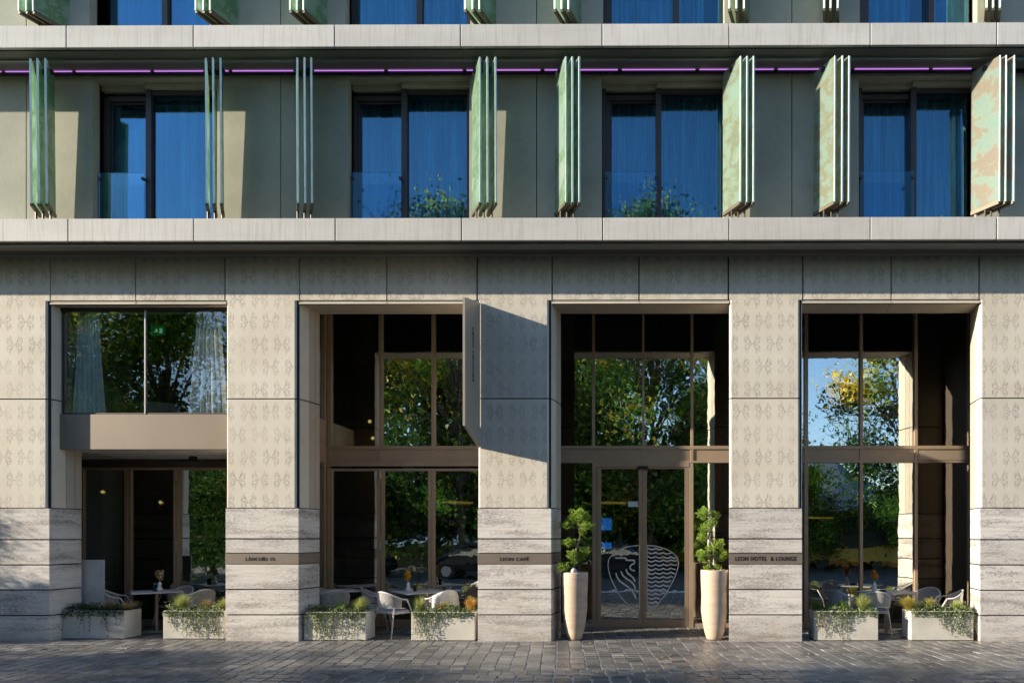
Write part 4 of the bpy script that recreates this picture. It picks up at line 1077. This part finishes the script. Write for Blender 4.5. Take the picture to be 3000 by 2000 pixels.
rd = cobbles(-15.5, 10.5, -6.4, -2.86, .235, .20, 5, 'road', [(.12,.112,.108),(.15,.14,.13),(.10,.098,.096),(.17,.155,.14)], gap=.016).build('cobbled_road', M['cobble']); tag(rd, 'darker cobbled roadway in the foreground', 'road', kind='structure')
bed = MB().box(-18, 12, -7.2, 8.9, -.05, -.0075).build('mortar_bed', simple('sand joints', (.56, .52, .45), .95, 0, .25, 20, .5)); tag(bed, 'sandy joint bed under the paving', 'ground', kind='structure')
gr = MB().box(-900, 900, -900, 900, -.30, -.06).build('ground', simple('ground', (.12, .115, .10), .95)); tag(gr, 'flat ground', 'ground', kind='structure')
asph = MB().box(-120, 120, -24.6, -7.2, -.055, -.04).build('quay_road', simple('asphalt', (.06, .058, .055), .85, 0, .2, 3, .4)); tag(asph, 'asphalt quay road', 'road', kind='structure')
fl = MB(); rr = random.Random(77)
for _ in range(150):
    x = rr.uniform(-10, 7); y = rr.uniform(-2.9, .0) if rr.random() < .7 else rr.gauss(-2.6, .12); y = min(y, .1)
    if rr.random() < .35: x = rr.gauss(.9, .5); y = rr.gauss(-1.8, .35)
    a = rr.random()*6.28; l = rr.uniform(.018, .036); c = rr.choice([(.34, .20, .07), (.42, .30, .10), (.22, .13, .06), (.5, .42, .2)])
    ca, sa = math.cos(a)*l, math.sin(a)*l
    fl.add([(x-ca, y-sa, .012), (x+sa*.5, y-ca*.5, .010+rr.random()*.012), (x+ca, y+sa, .014+rr.random()*.012), (x-sa*.5, y+ca*.5, .011)], [(0,1,2,3)], c)
tag(fl.build('fallen_leaves', M['flower']), 'dry fallen leaves scattered over the cobbles', 'leaves', kind='stuff')
for (px, Y, rz, lab) in ((420, 3.0, 30, 'café table indoors behind the doors below the bay window'), (1180, 3.0, 30, 'café table indoors behind the middle café door'), (2450, 3.2, 30, 'lounge table indoors behind the left lounge pane')):
    o = copy_tree(tableA); o.location = (X_(px, Y), Y, .03); o.rotation_euler = (0, 0, math.radians(rz)); tag(o, lab, 'table', 'square café tables behind the planters')
for (px, Y, rz, lab) in ((330, 3.0, -80, 'white chair indoors at the left of the table below the bay window'), (500, 3.3, 130, 'white chair indoors at the right of the table below the bay window'), (1090, 3.1, -80, 'white chair indoors behind the left café door'), (2540, 3.2, 100, 'white chair indoors behind the middle lounge pane')):
    o = copy_tree(chairA); o.location = (X_(px, Y), Y, .03); o.rotation_euler = (0, 0, math.radians(rz)); tag(o, lab, 'chair', 'rope back armchairs on the terrace')
lamp(300, 1440, 3.0, 'globe', 'glowing globe lamp indoors behind the left door below the bay window'); lamp(470, 1470, 3.6, 'globe', 'glowing globe lamp indoors behind the middle door below the bay window')
cb_ = empty('bar_counter', (X_(1010, 5.2), 5.2, .03), 0, 'dim bar counter deep inside the café with bottles on shelves', 'counter')
MB().box(-1.6, 1.8, -.3, .3, 0, 1.05).build('front', M['bronze_dark'], cb_); MB().box(-1.65, 1.85, -.36, .36, 1.051, 1.09).build('counter_top', M['white_metal'], cb_)
sh = empty('bottle_shelf', (X_(1010, 7.2), 7.2, 1.2), 0, 'wall shelves with bottles at the back of the café', 'shelf')
for k in range(3): MB().box(-1.5, 1.6, -.15, .15, k*.45, k*.45+.03).build('shelf_board', M['bronze_light'], sh)
rr = random.Random(9)
bt = MB()
for k in range(3):
    for q in range(18): bt.lathe([(.035, k*.45+.031), (.037, k*.45+.2), (.013, k*.45+.25), (.013, k*.45+.31)], -1.4+q*.165+rr.uniform(-.03, .03), 0, 8)
ob = bt.build('bottles', simple('amber bottle glass', (.12, .10, .03), .15), sh); ob['kind'] = 'stuff'
# ================================================================== the river side, mirrored in the glazing
def tree_mesh(seed, H, R, n, warm, name='quay_tree', low=.22):
    rr = random.Random(seed); r = empty(name, (0, 0, 0)); tr = MB(); fo = MB()
    tr.tube([(0, 0, -.05), (.1, .05, H*.2), (.0, .1, H*.42), (.15, 0, H*.7)], .20, 10, .06)
    cl = []
    for k in range(64):
        a = rr.random()*2*PI; hh = rr.uniform(low+.06, .93)*H; env = math.sin(min(1, (hh/H-low)/(1-low)+.12)*PI)**.6
        rad = R*env*rr.uniform(.35, 1.0); c = Vector((math.cos(a)*rad, math.sin(a)*rad, hh)); cl.append((c, rr.uniform(.5, 1.2)*R*.30, rr.choice((.32, .5, .85, 1.4, 2.3)), rr.random()))
        tr.tube([(0, .05, hh*.62), (c.x*.5, c.y*.5, hh*.85), tuple(c)], .06, 6, .015)
    cols = [(.12,.24,.03), (.18,.32,.04), (.26,.38,.05), (.07,.14,.02)]
    wc = [(.62,.50,.04), (.70,.44,.04), (.50,.50,.06)]
    for _ in range(n):
        c, s_, cv, cw = rr.choice(cl); d = Vector((rr.gauss(0, 1), rr.gauss(0, 1), rr.gauss(0, .8)))*s_*.62; p = c+d
        sz = rr.uniform(.055, .12)
        wm = rr.random() < (.75 if (warm > .2 and p.z > H*.74) else warm*(1.6 if p.z > H*.55 else .6)*(2.2 if cw > .6 else .3))
        leafq(fo, p, sz, rr, wc if wm else cols, .5, 1.2, v=cv*rr.uniform(.7, 1.3))
    tr.build('trunk', M['bark'], r, smooth=True); fo.build('crown', M['leaf'], r)
    return r
tA = tree_mesh(1, 12.5, 4.6, 36000, .10, low=.08); tB = tree_mesh(2, 17.5, 4.3, 34000, .38, low=.12)
row = [(-33, -17.5, 0, 1.0), (-26, -18, 1, .8), (-20, -17, 0, 1.0), (-14, -18.5, 0, 1.05), (-8.3, -17, 1, .96), (-4, -19.5, 0, 1.0), (.6, -18, 1, .985), (4.6, -19, 0, .8), (13.2, -18, 1, .89), (21, -17.5, 0, 1), (-17, -21.6, 0, .9), (-11, -22, 0, .95), (-6, -21.5, 0, .9), (-1.5, -22.2, 0, .95), (3.2, -21.8, 0, .8), (17, -22, 0, .85), (9.3, -22, 0, .45)]
pos_lab = ['far left end of the quay', 'left quay', 'left of the café reflection', 'opposite the bay window', 'opposite the first café pane', 'opposite the café', 'opposite the entrance', 'opposite the lounge, crown turning yellow', 'right quay', 'far right end of the quay', 'second row behind the left quay', 'second row opposite the bay window', 'second row opposite the first café pane', 'second row opposite the café', 'second row opposite the entrance', 'second row at the right quay', 'second row, smallest, opposite the lounge']
for k, (x, y, kd, s_) in enumerate(row):
    src = (tA, tB)[kd]; o = src if k in (0, 1) else copy_tree(src)
    o.location = (x, y, 0); o.rotation_euler = (0, 0, k*1.7); o.scale = (s_, s_, s_)
    tag(o, ('green' if kd == 0 else 'yellowing')+' tree across the road, '+pos_lab[k], 'tree', 'trees along the quay')
# nearer street trees to the left: their shade falls on the paving
shade = [(-38, -15.5, 1, (.78, .78, .78)), (-46, -17.5, 1, (.88, .88, .88)), (-30.5, -12.4, 0, (.78, .78, .78)), (-24, -8.2, 1, (.36, .36, .36)), (-20, -5.3, 0, (.34, .34, .34)), (-23.5, -12.3, 1, (.52, .52, .52)), (-21, -11.2, 0, (.60, .60, .60)), (-30, -13.6, 1, (.52, .52, .52)), (-17.0, -9.6, 0, (.50, .50, .50)), (-15.3, -1.0, 0, (.13, .13, .28)), (-14.9, -1.3, 0, (.085, .085, .19))]  # last two added out of view, squeezed narrow to shade end pillar and planter
for k, (x, y, kd, s_) in enumerate(shade):
    o = copy_tree((tA, tB)[kd]); o.location = (x, y, 0); o.rotation_euler = (0, 0, 2+k*1.3); o.scale = s_
    tag(o, 'street tree left of the hotel, '+['tall yellowing crown among the farthest', 'tallest yellowing crown, farthest of all', 'big green crown by the quay road', 'small yellowing crown on the roadway edge', 'small green crown on the pavement edge', 'round yellowing crown','broadest green crown','yellowing crown farthest left','small green crown nearest the roadway','tall, added narrow to shade the far left pillar','shortest, added narrow to shade the far left planter'][k], 'tree', 'street trees left of the hotel')
wall = MB().box(-120, 120, -25.6, -25.1, -.04, 1.05).box(-120, 120, -25.7, -25.0, 1.05, 1.2).build('river_parapet', simple('parapet stone', (.42, .40, .37), .8, bump=.3)); tag(wall, 'long pale stone parapet along the river', 'wall')
wt = MB().box(-400, 400, -500, -26, -.058, -.04).build('river', simple('river water', (.05, .12, .22), .15, 0, .3, .2, .2)); tag(wt, 'wide blue river', 'water', kind='structure')
bank = MB(); rr = random.Random(5)
hill = MB(); n = 60
V = []; Fc = []
for k in range(n+1):
    x = -420+840*k/n; h = 58+16*math.sin(k*.35)+6*math.sin(k*.9)
    V += [(x, -505, -.1), (x, -560, h*.6), (x, -640, h), (x, -720, 0)]
for k in range(n):
    for j in range(3): a = k*4+j; Fc.append((a, a+4, a+5, a+1))
hl = MB().add(V, Fc).build('hills', simple('wooded hills', (.06, .09, .12), .95)); tag(hl, 'low hazy hills on the far bank', 'hill', kind='structure')
for k in range(14):
    x = -140+k*21+rr.uniform(-3, 3); w = rr.uniform(7, 9.5); h = rr.uniform(10, 17)
    b = empty('riverside_house', (x, -508, 0), 0, 'distant riverside block on the far bank, mirrored in the glass', 'building', 'blocks on the far river bank')
    MB().box(-w, w, -5, 5, 0, h).build('wall', simple('far facade', (.16+.05*rr.random(), .19, .26), .9), b)
    MB().add([(-w-.3, 5.3, h), (w+.3, 5.3, h), (w+.3, -5.3, h), (-w-.3, -5.3, h), (-w+2, 0, h+3.5), (w-2, 0, h+3.5)], [(0,1,5,4),(1,2,5),(2,3,4,5),(3,0,4),(3,2,1,0)]).build('roof', simple('far roof', (.16, .09, .07), .9), b)
    wb = MB()
    for i in range(int(w)):
        for j in range(int(h/3.3)): wb.box(-w+1+i*2-.4, -w+1+i*2+.4, 5.0, 5.05, 1+j*3.2, 2.9+j*3.2)
    wb.build('windows', M['frame'], b)
def car(x, y, c, label):
    r = empty('parked_car', (x, y, -.04), 0, label, 'car', 'dark cars parked along the quay')
    body = [(-2.1,.35),(-2.15,.62),(-2.0,.86),(-1.5,.93),(-.95,1.38),(-.3,1.47),(.6,1.44),(1.35,.98),(2.0,.86),(2.15,.6),(2.1,.35)]
    def sh(sc, yy): return [(px, yy, z) for px, z in sc]
    w = .86; A = sh(body, -w); B = sh(body, w); n = len(body)
    A = [(px*(.985), yy*(1 if z < 1 else .8), z) for px, yy, z in A]; B = [(px*.985, yy*(1 if z < 1 else .8), z) for px, yy, z in B]
    MB().add(A+B, [tuple(range(n)), tuple(range(2*n-1, n-1, -1))]+[(i, (i+1)%n, (i+1)%n+n, i+n) for i in range(n)]).build('body', simple('car paint', c, .2, .3, .02), r, .03)
    for s_ in (-1, 1):
        MB().add([(-1.25, s_*.872, .97), (1.2, s_*.872, .97), (.62, s_*.74, 1.37), (-.85, s_*.74, 1.33)], [(0,1,2,3)]).build('side_window', glass('car glass', .3, trans_c=(.05,.05,.05)), r)
        for xx in (-1.3, 1.35):
            wh = MB().tube([(xx, s_*.70, .32), (xx, s_*.90, .32)], .32, 20).build('wheel', M['black'], r)
            MB().tube([(xx, s_*.895, .32), (xx, s_*.915, .32)], .2, 14).build('rim', M['plate'], wh)
    return r
car(-12.5, -13.8, (.02,.02,.025), 'black saloon parked opposite the bay window'); car(-6.6, -14, (.03,.03,.035), 'charcoal saloon parked opposite the café'); car(-1.0, -13.9, (.015,.02,.03), 'dark blue saloon parked opposite the entrance')
tm_ = empty('yellow_tram', (13, -23.2, -.04), 0, 'yellow tram passing on the quay, mirrored in the lounge window', 'tram')
MB().box(-14, 14, -1.2, 1.2, .35, 1.15).build('lower_body', simple('tram yellow', (.62, .38, .02), .35), tm_, .06)
MB().box(-14, 14, -1.18, 1.18, 2.75, 3.15).build('upper_band', simple('tram yellow top', (.62, .38, .02), .35), tm_, .06)
MB().box(-13.95, 13.95, -1.15, 1.15, 1.15, 2.75).build('window_band', M['black'], tm_)
for k in range(9): MB().tube([(-12+k*3, -1.0, .33), (-12+k*3, 1.0, .33)], .33, 16).build('wheel', M['black'], tm_)
# ================================================================== light
SUN = Vector((3.8, 1.0, -1.05)).normalized()
el = math.asin(-SUN.z); az = math.atan2(-SUN.x, -SUN.y)
sd = bpy.data.lights.new('sun', 'SUN'); sd.energy = 5.0; sd.angle = math.radians(.5); sd.color = (1.0, .89, .71)
so = bpy.data.objects.new('sun', sd); col.objects.link(so); so.location = (-30, -12, 14); so.rotation_euler = SUN.to_track_quat('-Z', 'Y').to_euler()
w = bpy.data.worlds.new('World'); scene.world = w; w.use_nodes = True; nt_ = w.node_tree; bg = nt_.nodes['Background']
sky = nt_.nodes.new('ShaderNodeTexSky'); sky.sky_type = 'NISHITA'; sky.sun_disc = False; sky.sun_elevation = el; sky.sun_rotation = az
sky.altitude = 100; sky.air_density = 1.0; sky.dust_density = .4; sky.ozone_density = 1.6
mt_ = nt_.nodes.new('ShaderNodeMix'); mt_.data_type = 'RGBA'; mt_.blend_type = 'MULTIPLY'; mt_.inputs[0].default_value = 1; mt_.inputs[7].default_value = (.86, .96, 1.14, 1)
nt_.links.new(sky.outputs[0], mt_.inputs[6]); nt_.links.new(mt_.outputs[2], bg.inputs[0]); bg.inputs[1].default_value = .135
scene.view_settings.view_transform = 'Standard'; scene.view_settings.look = 'None'; scene.view_settings.exposure = 0; scene.view_settings.gamma = 1
scene.render.engine = 'CYCLES'
scene.cycles.film_exposure = 2.2
scene.cycles.max_bounces = 8; scene.cycles.transparent_max_bounces = 16; scene.cycles.glossy_bounces = 4
scene.cycles.caustics_reflective = False; scene.cycles.caustics_refractive = False
